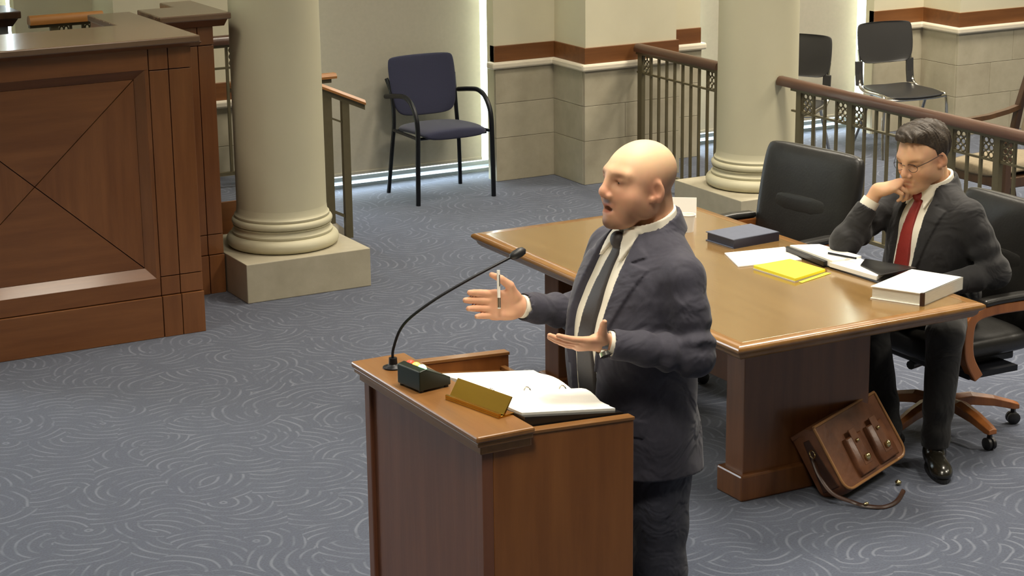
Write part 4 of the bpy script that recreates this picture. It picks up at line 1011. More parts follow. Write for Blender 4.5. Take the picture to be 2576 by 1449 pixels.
HEAD_R = {}
def head(F, C, R, s=1.0, mouth=0.0, ears=True, brow=1.0, up=0.0):
    """head-local: x fwd, y left, z up, origin between the ears"""
    C = np.array(C, float)
    P = lambda x, y, z: C+s*(x*R[0]+y*R[1]+z*R[2])
    E = lambda c, r, k, mode='u', RR=None: F.ell(P(*c), np.array(r)*s, R if RR is None else RR, k*s, mode)
    K = lambda a, b, ra, rb, k, mode='u': F.cone(P(*a), P(*b), ra*s, rb*s, k*s, mode)
    E2 = lambda c, r, k, mode='u', RR=None: E((c[0], c[1], c[2]+up), r, k, mode, RR)
    K2 = lambda a, b, ra, rb, k, mode='u': K((a[0], a[1], a[2]+up), (b[0], b[1], b[2]+up), ra, rb, k, mode)
    E((-.018, 0, .032), (.100, .079, .086), .0)
    E((.018, 0, .0), (.082, .070, .085), .03)
    E((.034, 0, -.055), (.060, .056, .060), .030)          # lower face
    E((.056, 0, -.094), (.042, .039, .030), .026)           # chin block
    E((.086, 0, -.104), (.016, .021, .016), .018)           # chin
    for y in (-1, 1):
        E((.050, .044*y, -.035), (.032, .026, .032), .025)  # cheeks
        E((.004, .056*y, -.060), (.032, .014, .032), .022)    # jaw corner
        K2((.084, .012*y, .022), (.070, .048*y, .020), .0095*brow, .008*brow, .022)   # brow ridge
        E2((.094, .032*y, .000), (.020, .017, .012), .016, 's')   # socket
        E2((.073, .032*y, -.001), (.0125, .0135, .0115), .004)    # lid bulge
        K2((.085, .019*y, .008), (.079, .046*y, .006), .0036, .0036, .005)    # upper lid fold
        E2((.103, .012*y, -.040), (.011, .009, .0085), .008)  # nostril wing
    K2((.089, 0, .020), (.112, 0, -.020), .0075, .0090, .014)
    E2((.1145, 0, -.030), (.0115, .0105, .0100), .012)        # nose tip
    for y in (-1, 1): E2((.110, .007*y, -.046), (.006, .004, .004), .003, 's')
    # lips and mouth
    K2((.093, -.018, -.0655), (.093, .018, -.0655), .0055, .0055, .010)
    K2((.092, -.016, -.079-mouth), (.092, .016, -.079-mouth), .0065, .0065, .010)
    E2((.101, 0, -.072-mouth*.5), (.020, .021, .0022+mouth*.55), .004, 's')
    if ears:
        for y in (-1, 1):
            RE = rot(y*.42, -.18) @ R if True else R
            ax = np.array([R[0]*.96+R[2]*-.2, R[1], R[2]*.96+R[0]*.2])
            E((-.012, .080*y, -.012), (.020, .0085, .033), .006, 'u', np.array([unit(ax[0]-R[1]*y*.45), unit(ax[1]+R[0]*y*.45), unit(ax[2])]))
            E((-.006, .0885*y, -.008), (.011, .009, .019), .004, 's', np.array([unit(ax[0]-R[1]*y*.45), unit(ax[1]+R[0]*y*.45), unit(ax[2])]))
            E((.002, .078*y, -.034), (.009, .007, .010), .005)
    return P

def skin_colors(pos, C, R, s, base, crown_light, beard=0.0, lipc=(176, 104, 88), hairline=0.0, hands=(), up=0.0):
    q = (pos-np.array(C)) @ np.array(R).T/s
    x, y, z = q.T
    c = np.tile(np.array(lin(base)), (len(pos), 1))
    def blend(mask, rgb):
        c[:] = c*(1-mask[:, None])+np.array(lin(rgb))*mask[:, None]
    inhead = 1/(1+np.exp(-(z+.16)/.01))*((x*x+y*y) < .04)
    g = lambda cx, cy, cz, r: np.exp(-(((x-cx)/r[0])**2+((np.abs(y)-cy)/r[1])**2+((z-cz)/r[2])**2))
    blend(inhead/(1+np.exp(-(z-.055)/.015)), crown_light)  # top of the head blended paler: overhead light painted into the skin
    if hairline: # shaved sides and back
        m = inhead/(1+np.exp((x+.02)/.02))/(1+np.exp((z-.06)/.02))/(1+np.exp(-(z+.06)/.02))
        blend(m*hairline, (168, 134, 100))
    blend(.5*g(.0, .085, -.01, (.03, .02, .04)), (206, 130, 104))
    blend(.30*g(.075, .045, -.04+up, (.03, .025, .025)), (204, 128, 100))
    blend(.4*g(.11, 0, -.03+up, (.02, .02, .02)), (205, 130, 105))
    if beard:
        m = np.maximum(g(.10, .0, -.057+up, (.03, .030, .010)), np.maximum(g(.085, 0, -.110, (.05, .038, .026)), .55*g(.050, .050, -.088, (.05, .035, .032))))
        blend(np.clip(beard*m, 0, 1), (74, 48, 32))
    blend(.85*g(.098, 0, -.0655+up, (.02, .02, .0055)), lipc)
    blend(.85*g(.098, 0, -.084+up, (.02, .018, .008)), lipc)
    blend(1.0*g(.090, 0, -.074+up, (.012, .018, .006))*(x < .097), (70, 30, 26))
    blend(.8*g(.078, .032, .021+up, (.02, .022, .0065)), (120, 80, 52))
    blend(.7*g(.08, .032, -.001+up, (.02, .021, .007)), (120, 70, 52))
    return c

def hand(F, W, X, N, side, s=1.0, curl=((.2, .3, .2),)*4, spread=(.10, .03, -.04, -.12), thumb=((.028, .03, .006), (.055, .058, .012), (.082, .078, .010), (.104, .090, .006)), armk=.02, thick=1.0):
    """W wrist point, X finger direction, N palm normal; side=+1: thumb along N x X, -1 the other way. Returns point function"""
    X = unit(X); N = unit(N-np.dot(N, X)*X); T = np.cross(N, X)*side
    R = np.array([X, T, N])
    W = np.array(W, float)
    P = lambda x, t, n: W+s*(x*X+t*T+n*N)
    F.ell(P(.010, 0, 0), np.array((.035, .028, .021))*s, R, armk)
    F.ell(P(.055, 0, -.002), np.array((.050, .040, .015*thick))*s, R, .02*s)
    F.ell(P(.080, .0, -.002), np.array((.028, .041, .0125*thick))*s, R, .012*s)
    F.ell(P(.036, .026, .007), np.array((.034, .017, .016))*s, R, .012*s)
    F.ell(P(.040, -.025, .006), np.array((.036, .014, .014))*s, R, .012*s)
    mcp = ((.090, .030), (.096, .0105), (.092, -.0105), (.082, -.030))
    Ls = ((.044, .027, .021), (.049, .031, .022), (.045, .028, .021), (.035, .021, .018))
    rs = ((.0112, .0102, .0092, .0078), (.0114, .0104, .0094, .0079), (.0108, .0098, .009, .0075), (.0095, .0088, .0078, .0067))
    tips = []
    for i in range(4):
        p = P(mcp[i][0], mcp[i][1], 0); ang = 0; pts = [p-X*.012*s, p]
        sd = unit(X*math.cos(spread[i])+T*math.sin(spread[i]))
        for j in range(3):
            ang += curl[i % len(curl)][j]
            p = p+s*Ls[i][j]*(sd*math.cos(ang)+N*math.sin(ang)); pts.append(p)
        r = [rs[i][0]*s]+[v*s for v in rs[i]]
        for j in range(len(pts)-1): F.cone(pts[j], pts[j+1], r[j], r[j+1], .008*s if j == 0 else .002)
        tips.append(p)
    tp_ = [P(*q) for q in thumb]
    tr = [.0155*s, .0125*s, .0105*s, .0078*s]
    for j in range(3): F.cone(tp_[j], tp_[j+1], tr[j], tr[j+1], .012*s if j == 0 else .003)
    return P, tips

def poly_sdf(pts, U, V):
    pts = np.array(pts, float); d = np.full(np.broadcast(U, V).shape, 1e9); s_ = np.ones(d.shape)
    n = len(pts)
    for i in range(n):
        a = pts[i]; b = pts[i-1]; e = b-a
        wx, wy = U-a[0], V-a[1]
        t = np.clip((wx*e[0]+wy*e[1])/(e@e), 0, 1)
        d = np.minimum(d, (wx-e[0]*t)**2+(wy-e[1]*t)**2)
        c1 = V >= a[1]; c2 = V < b[1]; c3 = (e[0]*wy > e[1]*wx)
        fl = (c1 & c2 & c3) | (~c1 & ~c2 & ~c3)
        s_ = np.where(fl, -s_, s_)
    return s_*np.sqrt(d)

class Trunk:
    """stacked cross-sections: rows (z, xfront, xback, halfwidth, ycentre) in a trunk frame; p = squareness"""
    def __init__(s, rows, p=2.3): s.r = np.array(rows, float); s.p = p
    def __call__(s, x, y, z, grow=0.0, wr=None):
        r = s.r; zz_ = np.clip(z, r[0, 0], r[-1, 0])
        xf = np.interp(zz_, r[:, 0], r[:, 1])+grow; xb = np.interp(zz_, r[:, 0], r[:, 2])-grow
        w = np.interp(zz_, r[:, 0], r[:, 3])+grow; yc = np.interp(zz_, r[:, 0], r[:, 4]) if r.shape[1] > 4 else 0
        cx = (xf+xb)/2; rx = (xf-xb)/2
        q = (np.abs((x-cx)/rx)**s.p+np.abs((y-yc)/w)**s.p)**(1/s.p)
        d = (q-1)*np.minimum(rx, w)
        if wr is not None: d = d+wr(x, y, z)
        return np.maximum(d, np.maximum(r[0, 0]-z, z-r[-1, 0])).astype(np.float32)
def smooth_rows(rows, n=40):
    r = np.array(rows, float); z = np.linspace(r[0, 0], r[-1, 0], n)
    out = [z]
    for c in range(1, r.shape[1]):
        v = np.interp(z, r[:, 0], r[:, c])
        for _ in range(2): v = np.concatenate([[v[0]], (v[:-2]+2*v[1:-1]+v[2:])/4, [v[-1]]])
        out.append(v)
    return np.stack(out, 1)

def hemcut(x, y, z, d, r=.052):
    t = x*d[0]+y*d[1]+z*d[2]
    return np.maximum(-t, np.sqrt((x-t*d[0])**2+(y-t*d[1])**2+(z-t*d[2])**2)-r)
def grow_mesh(name, lo, hi, h, fn, m, parent, smooth=1):
    F = Field(lo, hi, h); F.op(fn, lo, hi, 0, 'u', 0)
    p, q = F.mesh(smooth); return nmesh(name, p, q, m, parent)

def shoe(name, parent, ankle, toe_dir, m=None, s=1.0):
    A_ = np.array(ankle, float); d = unit(V3(toe_dir[0], toe_dir[1], 0)); l = np.array([-d[1], d[0], 0]); R = np.array([d, l, V3(0, 0, 1)])
    F = Field(A_+V3(-.32, -.32, -A_[2]-.01), A_+V3(.32, .32, .10), .005)
    g0 = V3(A_[0], A_[1], 0)
    F.ell(g0+d*-.02+V3(0, 0, .05), (.062, .038, .05), R)
    F.ell(g0+d*.08+V3(0, 0, .038), (.11, .043, .036), R, .03)
    F.ell(g0+d*.155+V3(0, 0, .030), (.058, .040, .028), R, .03)
    F.cone(g0+d*-.01+V3(0, 0, .06), A_+V3(0, 0, .04), .040, .042, .03)
    F.op(lambda X, Y, Z: -(Z-.004)+0*X+0*Y, F.lo, F.lo+F.h*F.n, 0, 's', 0) if 0 else None
    F.d = np.maximum(F.d, (.012-(F.lo[2]+F.h*np.arange(F.n[2])))[None, None, :]).astype(np.float32)
    p, q = F.mesh(1); o = nmesh(name, p, q, m or M_shoe, parent)
    ring = []
    for k in range(24):
        a = 2*PI*k/24; ca, sa = math.cos(a), math.sin(a)
        ring.append(g0+d*(.065+.152*ca*(1 if ca > 0 else .99))+l*(.046*sa*(1.0 if ca > -.3 else .85)))
    mb = MB().rings([[tuple(v+V3(0, 0, z)) for v in ring] for z in (0, .016)])
    obj('sole', mb, M_plastic, o, local=True)
    return o

# ------------------------------------------------------------------ standing speaker (local: faces +x, turned to face world -X)
st_root = thing('person', 'bald bearded man in dark suit standing at the podium with both hands raised', 'person', (3.06, 4.79, 0), None, PI)
# joints
LS, LE, LW = V3(.005, .200, 1.392), V3(.005, .272, 1.178), V3(.252, .200, 1.238)
RS, RE_, RW = V3(-.005, -.205, 1.395), V3(.03, -.275, 1.175), V3(.292, -.225, 1.247)
HC, HR, HS = V3(.028, .0, 1.626), rot(.05, -.05, 0), 1.03
F = Field((-.22, -.36, 0), (.52, .36, 1.77), .0033)
HP = head(F, HC, HR, HS, mouth=.011, up=.012)
F.cone((-.022, 0, 1.57), (-.035, 0, 1.42), .058, .070, .016)
# torso and limbs under the clothes
for y in (-1, 1):
    F.cone((-.01, .15*y, 1.375), (.03, .09*y, 1.1), .058, .07, .05)
    F.cone((.03, .09*y, 1.1), (.01, .085*y, .92), .08, .09, .05)
    F.cone((.01, .09*y, .92), (.015, .10*y, .50), .075, .052, .04)
    F.cone((.015, .10*y, .50), (-.01, .105*y, .06), .05, .035, .02)
F.cone((-.015, -.15, 1.375), (-.015, .15, 1.375), .055, .055, .04)
F.cone((.04, 0, 1.1), (.0, 0, 1.38), .085, .07, .05)
for S, E_, W in ((LS, LE, LW), (RS, RE_, RW)):
    F.cone(S, E_, .046, .038, .03); F.cone(E_, W, .038, .026, .02)
HPl, tl = hand(F, LW, V3(.97, -.02, .12), V3(0, -.55, .83), 1, .93, curl=((.06, .14, .10), (.12, .18, .12), (.16, .18, .12), (.20, .2, .12)), spread=(.07, .02, -.02, -.06),
               thumb=((.026, .028, .008), (.040, .056, .020), (.050, .082, .028), (.058, .104, .030)))
HPr, tr_ = hand(F, RW, V3(.965, .06, .20), V3(0.1, .95, .12), -1, 1.06, curl=((.14, .16, .1), (.16, .18, .12), (.18, .2, .12), (.22, .22, .14)), spread=(.02, .005, -.005, -.02),
               thumb=((.026, .030, .010), (.052, .058, .022), (.082, .074, .020), (.108, .083, .012)))
pos, Q = F.mesh(1)
col = skin_colors(pos, HC, HR, HS, (222, 170, 138), (240, 206, 166), beard=.95, hairline=.5, up=.012)  # second tone is the crown with its highlight painted in
body = nmesh('body', pos, Q, M_skin, st_root, col)
del F
def eyes(root, P, s, look=(0, 0), lid=.5, up=0.0):
    for y in (-1, 1):
        c = P(.0765, .032*y, -.001+up)
        e = obj('eye', MB().ell((0, 0, 0), (.0098*s, .0105*s, .0085*s*lid), 12, 8), M_eye, root, local=True, smooth=True); e.location = c
        i = obj('iris', MB().ell((.0062*s, look[0], look[1]), (.0042*s, .0050*s, .0050*s*lid), 10, 6), M_iris, e, local=True, smooth=True)
eyes(body, HP, HS, lid=.62, up=.012)

# clothes
rows = smooth_rows([(.80, .195, -.150, .218), (.90, .200, -.138, .214), (1.0, .208, -.125, .208), (1.1, .218, -.120, .205), (1.18, .222, -.122, .208),
                    (1.26, .205, -.128, .214), (1.33, .176, -.130, .218), (1.39, .142, -.122, .205), (1.43, .118, -.112, .170), (1.46, .100, -.100, .125), (1.495, .078, -.088, .085)], 60)
T1 = Trunk(rows, 2.25)
def fold1(x, y, z):
    return (.0035*np.sin(26*z+9*y+4*np.sin(7*x+5*y))*np.clip((1.45-z)*3, 0, 1)*np.clip(np.abs(y)*8, 0, 1)+.003*np.sin(38*y-12*z+6*x)*np.clip((1.15-z)*4, 0, 1))
OPEN1 = [(-.058, 1.52), (.058, 1.52), (.074, 1.44), (.086, 1.33), (.088, 1.22), (.070, 1.10), (.052, .98), (.075, .88), (.12, .78), (-.12, .78), (-.075, .88), (-.045, .98), (-.058, 1.10), (-.070, 1.22), (-.074, 1.33), (-.066, 1.44)]
LAP_L = [(.052, 1.51), (.096, 1.462), (.130, 1.442), (.098, 1.424), (.156, 1.412), (.140, 1.34), (.112, 1.24), (.072, 1.10), (.080, 1.20), (.080, 1.33), (.068, 1.44)]
LAP_R = [(-p[0]+.01, p[1]) for p in LAP_L]
NOTCH = [(.090, 1.437), (.17, 1.424), (.10, 1.416)]
lo, hi = (-.24, -.40, .76), (.40, .40, 1.56)
F = Field(lo, hi, .004)
F.op(lambda X, Y, Z: T1(X, Y, Z, 0, fold1), lo, hi, 0, 'u', 0)
for S, E_, W, side in ((LS, LE, LW, 1), (RS, RE_, RW, -1)):
    F.cone((-.02, .06*side, 1.455), S+V3(-.005, -.01*side, .010), .045, .050, .05)
    F.cone(S+V3(0, .0, -.008), E_, .064, .056, .028, wr=[(.007, 95, .85, .30, 0), (.004, 50, .4, .3, 1)])
    Wc = E_+(W-E_)*.90
    F.cone(E_, Wc, .057, .043, .02, wr=[(.007, 95, .20, .30, 1.2), (.003, 60, .7, .3, 0)])
# collar ring of the jacket
def collar1(X, Y, Z):
    x, y = X+.022, Y
    zt = Z-1.492-.28*(-(X+.02))
    r = np.sqrt((x/1.0)**2+(y/1.02)**2)
    return np.maximum(np.abs(r-(.086-.35*zt))-.006, np.abs(zt)-.030)
F.op(collar1, (-.14, -.12, 1.42), (.12, .12, 1.56), .006)
# pocket flap and side seam
def flapf(X, Y, Z, y0=.13, z0=.985):
    d = T1(X, Y, Z, .005, fold1); return np.maximum(np.maximum(d, -X+.02), poly_sdf([(.10, z0+.02), (.195, z0+.0), (.195, z0-.05), (.10, z0-.035)], Y, Z))
for y in (1, -1):
    F.op(lambda X, Y, Z: flapf(X, Y*y, Z), (0, -.24, .92), (.25, .24, 1.03), 0)
# lapels
for L_ in (LAP_L, LAP_R):
    def lapf(X, Y, Z):
        d = T1(X, Y, Z, .0085, None); return np.maximum(np.maximum(d, -X+.01), poly_sdf(L_, Y, Z))
    F.op(lapf, (0, -.18, 1.08), (.26, .18, 1.53), 0)
F.op(lambda X, Y, Z: np.maximum(poly_sdf(OPEN1, Y, Z), -X+.02), (0.0, -.2, .76), (.40, .2, 1.56), .004, 's')
# hollow at the neck, rear vents, sleeve ends
F.cone((-.018, 0, 1.43), (.0, 0, 1.60), .080, .084, .0, 's')
for y in (.11, -.11):
    F.op(lambda X, Y, Z: np.maximum(np.maximum(np.abs(Y-y-.0)-.004, Z-.96), X+.05), (-.24, y-.02, .76), (-.05, y+.02, .97), 0, 's')
F.cone(LE+(LW-LE)*.93, LW+(LW-LE)*.1, .037, .036, 0, 's'); F.cone(RE_+(RW-RE_)*.93, RW+(RW-RE_)*.1, .037, .036, 0, 's')
for E_, W in ((LE, LW), (RE_, RW)):   # flat sleeve hem
    dv_ = unit(W-E_); c = E_+(W-E_)*.955
    F.op(lambda X, Y, Z: hemcut(X-c[0], Y-c[1], Z-c[2], dv_), c-.08, c+.08, 0, 's')
pos, Q = F.mesh(2); del F
nmesh('suit_jacket', pos, Q, M_suit1, st_root)
# shirt with collar and cuffs
F = Field((-.20, -.24, .92), (.28, .24, 1.57), .003)
F.op(lambda X, Y, Z: np.maximum(T1(X, Y, Z, -.016, lambda x, y, z: .003*np.sin(30*z+14*y)), .94-Z), (-.2, -.22, .92), (.3, .22, 1.5), 0, 'u', 0)
def scollar(X, Y, Z):
    zt = Z-1.505-.30*(-(X+.012)); r = np.sqrt(((X+.012)/1.04)**2+Y**2)
    return np.maximum(np.abs(r-(.0735-.18*zt))-.0055, np.abs(zt)-.026)
F.op(scollar, (-.13, -.11, 1.44), (.12, .11, 1.57), .004)
for y in (1, -1):
    def wing(X, Y, Z):
        d = T1(X, Y, Z, -.004, None); return np.maximum(np.maximum(np.abs(d)-.006, -X+.02), poly_sdf([(.008, 1.495), (.050, 1.505), (.066, 1.47), (.052, 1.415), (.014, 1.478)], Y*y, Z))
    F.op(wing, (0, -.09, 1.40), (.2, .09, 1.52), .003)
F.cone((-.015, 0, 1.48), (.012, 0, 1.60), .067, .070, .0, 's')
pos, Q = F.mesh(1); del F
nmesh('dress_shirt', pos, Q, M_shirt, st_root)
for E_, W in ((LE, LW), (RE_, RW)):
    dv_ = Vector(W-E_).normalized(); w_ = Vector(W)
    obj('shirt_cuff', MB().tube([w_-dv_*.05, w_-dv_*.004, w_-dv_*.004, w_-dv_*.03], [.0345, .0345, .0318, .031], 24, cap=False), M_shirt, st_root, local=True, smooth=True)
# tie
def tief(X, Y, Z):
    d = T1(X, Y, Z, -.006, None)
    yy = Y-.004-.02*(1.46-Z)
    blade = poly_sdf([(-.017, 1.452), (.017, 1.452), (.030, 1.30), (.042, 1.10), (.043, 1.0), (0, .955), (-.043, 1.0), (-.042, 1.10), (-.030, 1.30)], yy, Z)
    return np.maximum(np.maximum(d, -X+.02), blade)
F = Field((0, -.12, .93), (.27, .12, 1.53), .0035)
F.op(tief, (0, -.12, .93), (.27, .12, 1.53), 0, 'u', 0)
F.ell((.094, .0, 1.468), (.020, .024, .026), None, .006)
pos, Q = F.mesh(1); del F
nmesh('necktie', pos, Q, M_tie1, st_root)
# trousers
F = Field((-.22, -.26, .04), (.24, .26, 1.02), .006)
F.ell((.02, 0, .93), (.165, .185, .12), None, 0)
for y in (-1, 1):
    F.cone((.01, .095*y, .90), (.02, .105*y, .50), .105, .082, .05, wr=[(.004, 30, .8, .4, 0)])
    F.cone((.02, .105*y, .50), (-.01, .110*y, .07), .082, .070, .03, wr=[(.006, 45, .12, .2, 0), (.005, 40, .85, .25, 1)])
F.d = np.maximum(F.d, (.055-(F.lo[2]+F.h*np.arange(F.n[2])))[None, None, :]).astype(np.float32)
pos, Q = F.mesh(1); del F
nmesh('suit_trousers', pos, Q, M_trous1, st_root)
for y in (-1, 1): shoe('shoe', st_root, (-.015, .110*y, .06), (1, .15*y))
# watch on the left wrist
wd = Vector(LW-LE).normalized(); wp_ = Vector(LW)+wd*.012
wt = obj('wristwatch', MB().tube([wp_-wd*.008, wp_+wd*.008], [.0345, .0335], 24, cap=False), M_chrome, st_root, local=True, smooth=True)
side_ = Vector(np.cross(unit(LW-LE), V3(0, 0, 1))).normalized(); dn = side_.cross(wd)
cc_ = wp_+Vector((0, .018, -.028))
obj('watch_case', MB().tube([cc_-Vector((0, .003, -.004)), cc_+Vector((0, .004, -.006))], .018, 16), M_chrome, wt, local=True, smooth=True)
# pen held in the right hand
pa_, pb_ = HPr(.100, .098, .030), HPr(.086, -.006, .034)
pen = thing('ballpoint_pen', 'white ballpoint pen held upright in the speaker\'s right hand', 'pen')
def tow(v): return Vector((3.06-v[0], 4.79-v[1], v[2]))
a_, b_ = tow(pa_), tow(pb_); dd_ = (b_-a_).normalized()
pen.location = b_
obj('barrel', MB().tube([a_, b_], .0048, 10), M_whitevinyl, pen, smooth=True)
obj('grip', MB().tube([b_-dd_*.032, b_-dd_*.004], .0056, 10), M_chrome, pen, smooth=True)
obj('clip', MB().tube([a_+dd_*.012+Vector((0, -.006, 0)), a_+dd_*.045+Vector((0, -.006, 0))], .0016, 6), M_chrome, pen, smooth=True)

# ------------------------------------------------------------------ seated man (local: faces +x, turned to face world -X)
se = thing('person', 'dark-haired man with glasses and red tie seated at the table, hand at his mouth', 'person', (5.36, 6.38, 0), None, PI)
LS, LE, LW = V3(-.13, .212, .960), V3(-.205, .305, .725), V3(.05, .245, .690)
RS, RE_, RW = V3(-.075, -.200, .955), V3(.205, -.155, .812), V3(.085, -.105, 1.028)
HC, HR, HS = V3(-.058, .0, 1.178), rot(.16, .30, -.02), 1.10
hipL, kneeL, ankL = V3(-.14, .12, .592), V3(.125, .395, .545), V3(.165, .41, .085)
hipR, kneeR, ankR = V3(-.14, -.06, .592), V3(.26, .09, .535), V3(.20, .16, .085)
F = Field((-.33, -.33, 0.02), (.40, .50, 1.36), .0034)
HP = head(F, HC, HR, HS, mouth=-.002, brow=1.0)
F.cone(HP(-.038, 0, -.05), (-.135, 0, 1.02), .056, .066, .016)
for y in (-1, 1):
    F.cone((-.13, .14*y, .945), (-.13, .08*y, .62), .055, .07, .05)
F.cone((-.13, -.14, .945), (-.13, .14, .945), .055, .055, .04)
for S, E_, W in ((LS, LE, LW), (RS, RE_, RW)):
    F.cone(S, E_, .044, .037, .03); F.cone(E_, W, .037, .027, .02)
for h_, k_, a_ in ((hipL, kneeL, ankL), (hipR, kneeR, ankR)):
    F.cone(h_, k_, .07, .052, .04); F.cone(k_, a_, .05, .034, .02)
HPl, _t = hand(F, LW+V3(.0, 0, -.008), V3(.96, -.15, -.12), V3(-.1, .05, -1), 1, .98, curl=((.08, .2, .15),)*4, spread=(.06, .02, -.02, -.06), thumb=((.026, .030, .006), (.052, .052, .010), (.078, .062, .010), (.100, .066, .008)))
HPr, _t = hand(F, RW, V3(-.070, .108, .044), V3(-.55, .25, -.80), -1, 1.02, curl=((.75, 1.1, .7), (.85, 1.15, .7), (.95, 1.15, .7), (1.0, 1.1, .7)), spread=(.03, .01, -.01, -.03), thumb=((.026, .026, .012), (.052, .034, .032), (.072, .026, .046), (.088, .014, .052)))
pos, Q = F.mesh(1); del F
col = skin_colors(pos, HC, HR, HS, (214, 168, 132), (214, 168, 132), beard=.15)
body2 = nmesh('body', pos, Q, M_skin, se, col)
eyes(body2, HP, HS, look=(0, -.003), lid=.5)
# hair
def hairf(X, Y, Z):
    x, y, z = X-HC[0], Y-HC[1], Z-HC[2]
    a, b, c = [(HR[i][0]*x+HR[i][1]*y+HR[i][2]*z)/HS for i in range(3)]
    def e(cx, cy, cz, rx, ry, rz):
        k0 = np.sqrt(((a-cx)/rx)**2+((b-cy)/ry)**2+((c-cz)/rz)**2); return (k0-1)*min(rx, ry, rz)
    d1 = e(-.022, 0, .036, .1085, .0865, .0925); d2 = e(.022, -.005, .098, .066, .066, .034)
    h_ = np.maximum(.02-np.abs(d1-d2), 0)/.02; d = np.minimum(d1, d2)-h_*h_*.005
    d = d+.0022*np.sin(95*b+20*np.sin(30*a))*np.sin(70*a+30*c)+.0015*np.sin(160*b+60*a)
    zm = np.interp(a, [-.14, -.045, -.03, -.012, .006, .014, .045, .075, .12], [-.085, -.08, -.035, .012, -.012, .040, .072, .088, .090])
    return np.maximum(d, (zm-c)*.75)*HS
grow_mesh('hair', HC-.16, HC+.17, .003, hairf, M_hair, se)
for y in (-1, 1):
    obj('eyebrow', MB().tube([HP(.0905, .013*y, .020), HP(.088, .032*y, .025), HP(.076, .050*y, .020)], [.0028, .0036, .002], 8), M_hair, body2, local=True, smooth=True)
# glasses
gl = obj('glasses', MB().tube([HP(.108, -.008, .006), HP(.110, 0, .009), HP(.108, .008, .006)], .0011, 6), M_blackmetal, se, local=True, smooth=True)
for y in (-1, 1):
    obj('rim', MB().tube([HP(.104-.006*abs(math.cos(a)), .033*y+.024*math.cos(a), -.003+.016*math.sin(a)) for a in [2*PI*k/20 for k in range(20)]], .0011, 6, closed=True), M_blackmetal, gl, local=True, smooth=True)
    obj('temple', MB().tube([HP(.098, .057*y, .004), HP(.06, .078*y, .010), HP(.0, .086*y, .012), HP(-.022, .085*y, -.004)], .0013, 6), M_blackmetal, gl, local=True, smooth=True)
# jacket
rows = smooth_rows([(.49, .055, -.305, .205), (.60, .055, -.305, .208), (.70, .050, -.30, .212), (.80, .036, -.295, .220), (.88, .018, -.28, .226),
                    (.94, -.004, -.262, .214), (.985, -.030, -.245, .175), (1.015, -.050, -.232, .130), (1.055, -.070, -.215, .088)], 60)
T2 = Trunk(rows, 2.25)
def fold2(x, y, z):
    return .0035*np.sin(24*z+10*y+4*np.sin(6*x+5*y))*np.clip((1.0-z)*4, 0, 1)*np.clip(np.abs(y)*8, 0, 1)
OPEN2 = [(-.055, 1.09), (.060, 1.09), (.078, 1.0), (.084, .90), (.078, .78), (.065, .66), (.055, .48), (-.05, .48), (-.05, .66), (-.058, .78), (-.066, .90), (-.064, 1.0)]
LAP_L = [(.050, 1.075), (.098, 1.022), (.132, 1.003), (.100, .985), (.158, .972), (.144, .90), (.112, .78), (.070, .64), (.072, .78), (.076, .90), (.070, 1.0)]
LAP_R = [(-p[0]+.012, p[1]) for p in LAP_L]
NOTCH = [(.092, .998), (.17, .984), (.102, .976)]
lo, hi = (-.36, -.40, .46), (.34, .42, 1.14)
F = Field(lo, hi, .004)
F.op(lambda X, Y, Z: T2(X, Y, Z, 0, fold2), lo, hi, 0, 'u', 0)
for S, E_, W, side, cut in ((LS, LE, LW, 1, .88), (RS, RE_, RW, -1, .62)):
    F.cone((-.12, .06*side, 1.015), S+V3(-.005, -.01*side, .008), .045, .050, .05)
    F.cone(S+V3(0, 0, -.008), E_, .066, .060, .03, wr=[(.0055, 70, .8, .35, 0), (.003, 40, .35, .3, 1)])
    F.cone(E_, E_+(W-E_)*cut, .060, .047, .02, wr=[(.005, 70, .2, .3, 1.2)])
def collar2(X, Y, Z):
    zt = Z-1.045-.30*(-(X+.135)); r = np.sqrt((X+.135)**2+Y**2)
    return np.maximum(np.abs(r-(.088-.35*zt))-.006, np.abs(zt)-.028)
F.op(collar2, (-.26, -.12, .97), (.0, .12, 1.12), .006)
for L_ in (LAP_L, LAP_R):
    def lapf2(X, Y, Z): return np.maximum(np.maximum(T2(X, Y, Z, .0085, None), -X-.15), poly_sdf(L_, Y, Z))
    F.op(lapf2, (-.15, -.18, .62), (.10, .18, 1.09), 0)
F.op(lambda X, Y, Z: np.maximum(poly_sdf(OPEN2, Y, Z), -X-.13), (-.13, -.2, .46), (.2, .2, 1.14), .004, 's')
F.cone((-.130, 0, .99), (-.10, 0, 1.16), .080, .086, 0, 's')
for E_, W, cut in ((LE, LW, .93), (RE_, RW, .70)):
    dv_ = unit(W-E_); c = E_+(W-E_)*cut
    F.cone(c-dv_*.03, c+dv_*.06, .040, .040, 0, 's')
    F.op(lambda X, Y, Z: hemcut(X-c[0], Y-c[1], Z-c[2], dv_), c-.075, c+.075, 0, 's')
pos, Q = F.mesh(2); del F
nmesh('suit_jacket', pos, Q, M_suit2, se)
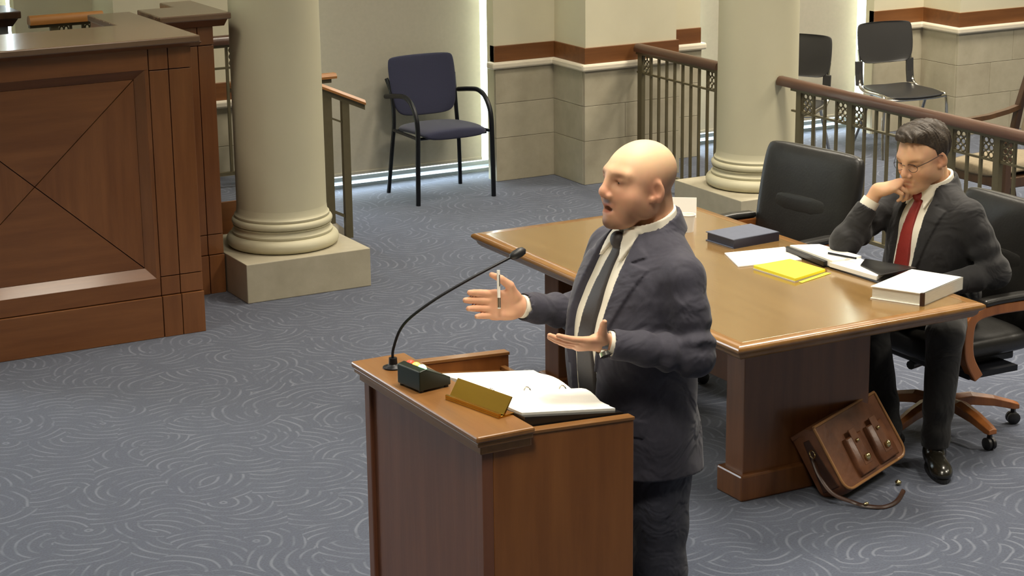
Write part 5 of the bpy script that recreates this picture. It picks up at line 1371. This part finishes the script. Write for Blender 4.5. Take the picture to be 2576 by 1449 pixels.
# shirt
F = Field((-.30, -.25, .50), (.12, .25, 1.14), .003)
F.op(lambda X, Y, Z: np.maximum(T2(X, Y, Z, -.016, lambda x, y, z: .0035*np.sin(34*z+16*y)), .52-Z), (-.3, -.25, .5), (.12, .25, 1.06), 0, 'u', 0)
def scollar2(X, Y, Z):
    zt = Z-1.055-.34*(-(X+.125)); r = np.sqrt(((X+.122)/1.04)**2+Y**2)
    return np.maximum(np.abs(r-(.0745-.18*zt))-.0055, np.abs(zt)-.028)
F.op(scollar2, (-.26, -.11, .98), (.0, .11, 1.14), .004)
for y in (1, -1):
    def wing2(X, Y, Z): return np.maximum(np.maximum(np.abs(T2(X, Y, Z, -.004, None))-.006, -X-.11), poly_sdf([(.008, 1.04), (.052, 1.06), (.070, 1.02), (.056, .965), (.014, 1.022)], Y*y, Z))
    F.op(wing2, (-.12, -.09, .95), (.0, .09, 1.07), .003)
F.cone((-.125, 0, 1.03), (-.095, 0, 1.16), .067, .072, 0, 's')
pos, Q = F.mesh(1); del F
nmesh('dress_shirt', pos, Q, M_shirt, se)
for E_, W, c0, c1 in ((LE, LW, .90, .985), (RE_, RW, .66, .82)):
    a_, b_ = Vector(E_+(W-E_)*c0), Vector(E_+(W-E_)*c1)
    obj('shirt_cuff', MB().tube([a_, b_, b_, a_], [.0385, .037, .034, .034], 24, cap=False), M_shirt, se, local=True, smooth=True)
# tie
def tief2(X, Y, Z):
    blade = poly_sdf([(-.018, 1.0), (.018, 1.0), (.034, .85), (.046, .62), (0, .56), (-.046, .62), (-.034, .85)], Y+.0, Z)
    return np.maximum(np.maximum(T2(X, Y, Z, -.006, None), -X-.10), blade)
F = Field((-.12, -.12, .53), (.09, .12, 1.07), .0035)
F.op(tief2, (-.12, -.12, .53), (.09, .12, 1.07), 0, 'u', 0)
F.ell((-.040, .0, 1.012), (.020, .025, .026), None, .006)
pos, Q = F.mesh(1); del F
nmesh('necktie', pos, Q, M_tie2, se)
# trousers
F = Field((-.32, -.22, .05), (.38, .52, .72), .006)
F.cone((-.17, -.07, .60), (-.17, .11, .60), .105, .105, 0)
for h_, k_, a_ in ((hipL, kneeL, ankL), (hipR, kneeR, ankR)):
    F.cone(h_, k_, .098, .076, .04, wr=[(.004, 50, .1, .25, 0)])
    F.cone(k_, a_+V3(0, 0, .01), .074, .056, .02, wr=[(.004, 45, .85, .25, 0)])
F.d = np.maximum(F.d, (.085-(F.lo[2]+F.h*np.arange(F.n[2])))[None, None, :]).astype(np.float32)
pos, Q = F.mesh(1); del F
nmesh('suit_trousers', pos, Q, M_trous2, se)
shoe('shoe', se, (.165, .41, .085), (.5, .87))
shoe('shoe', se, (.20, .16, .085), (.95, .3))
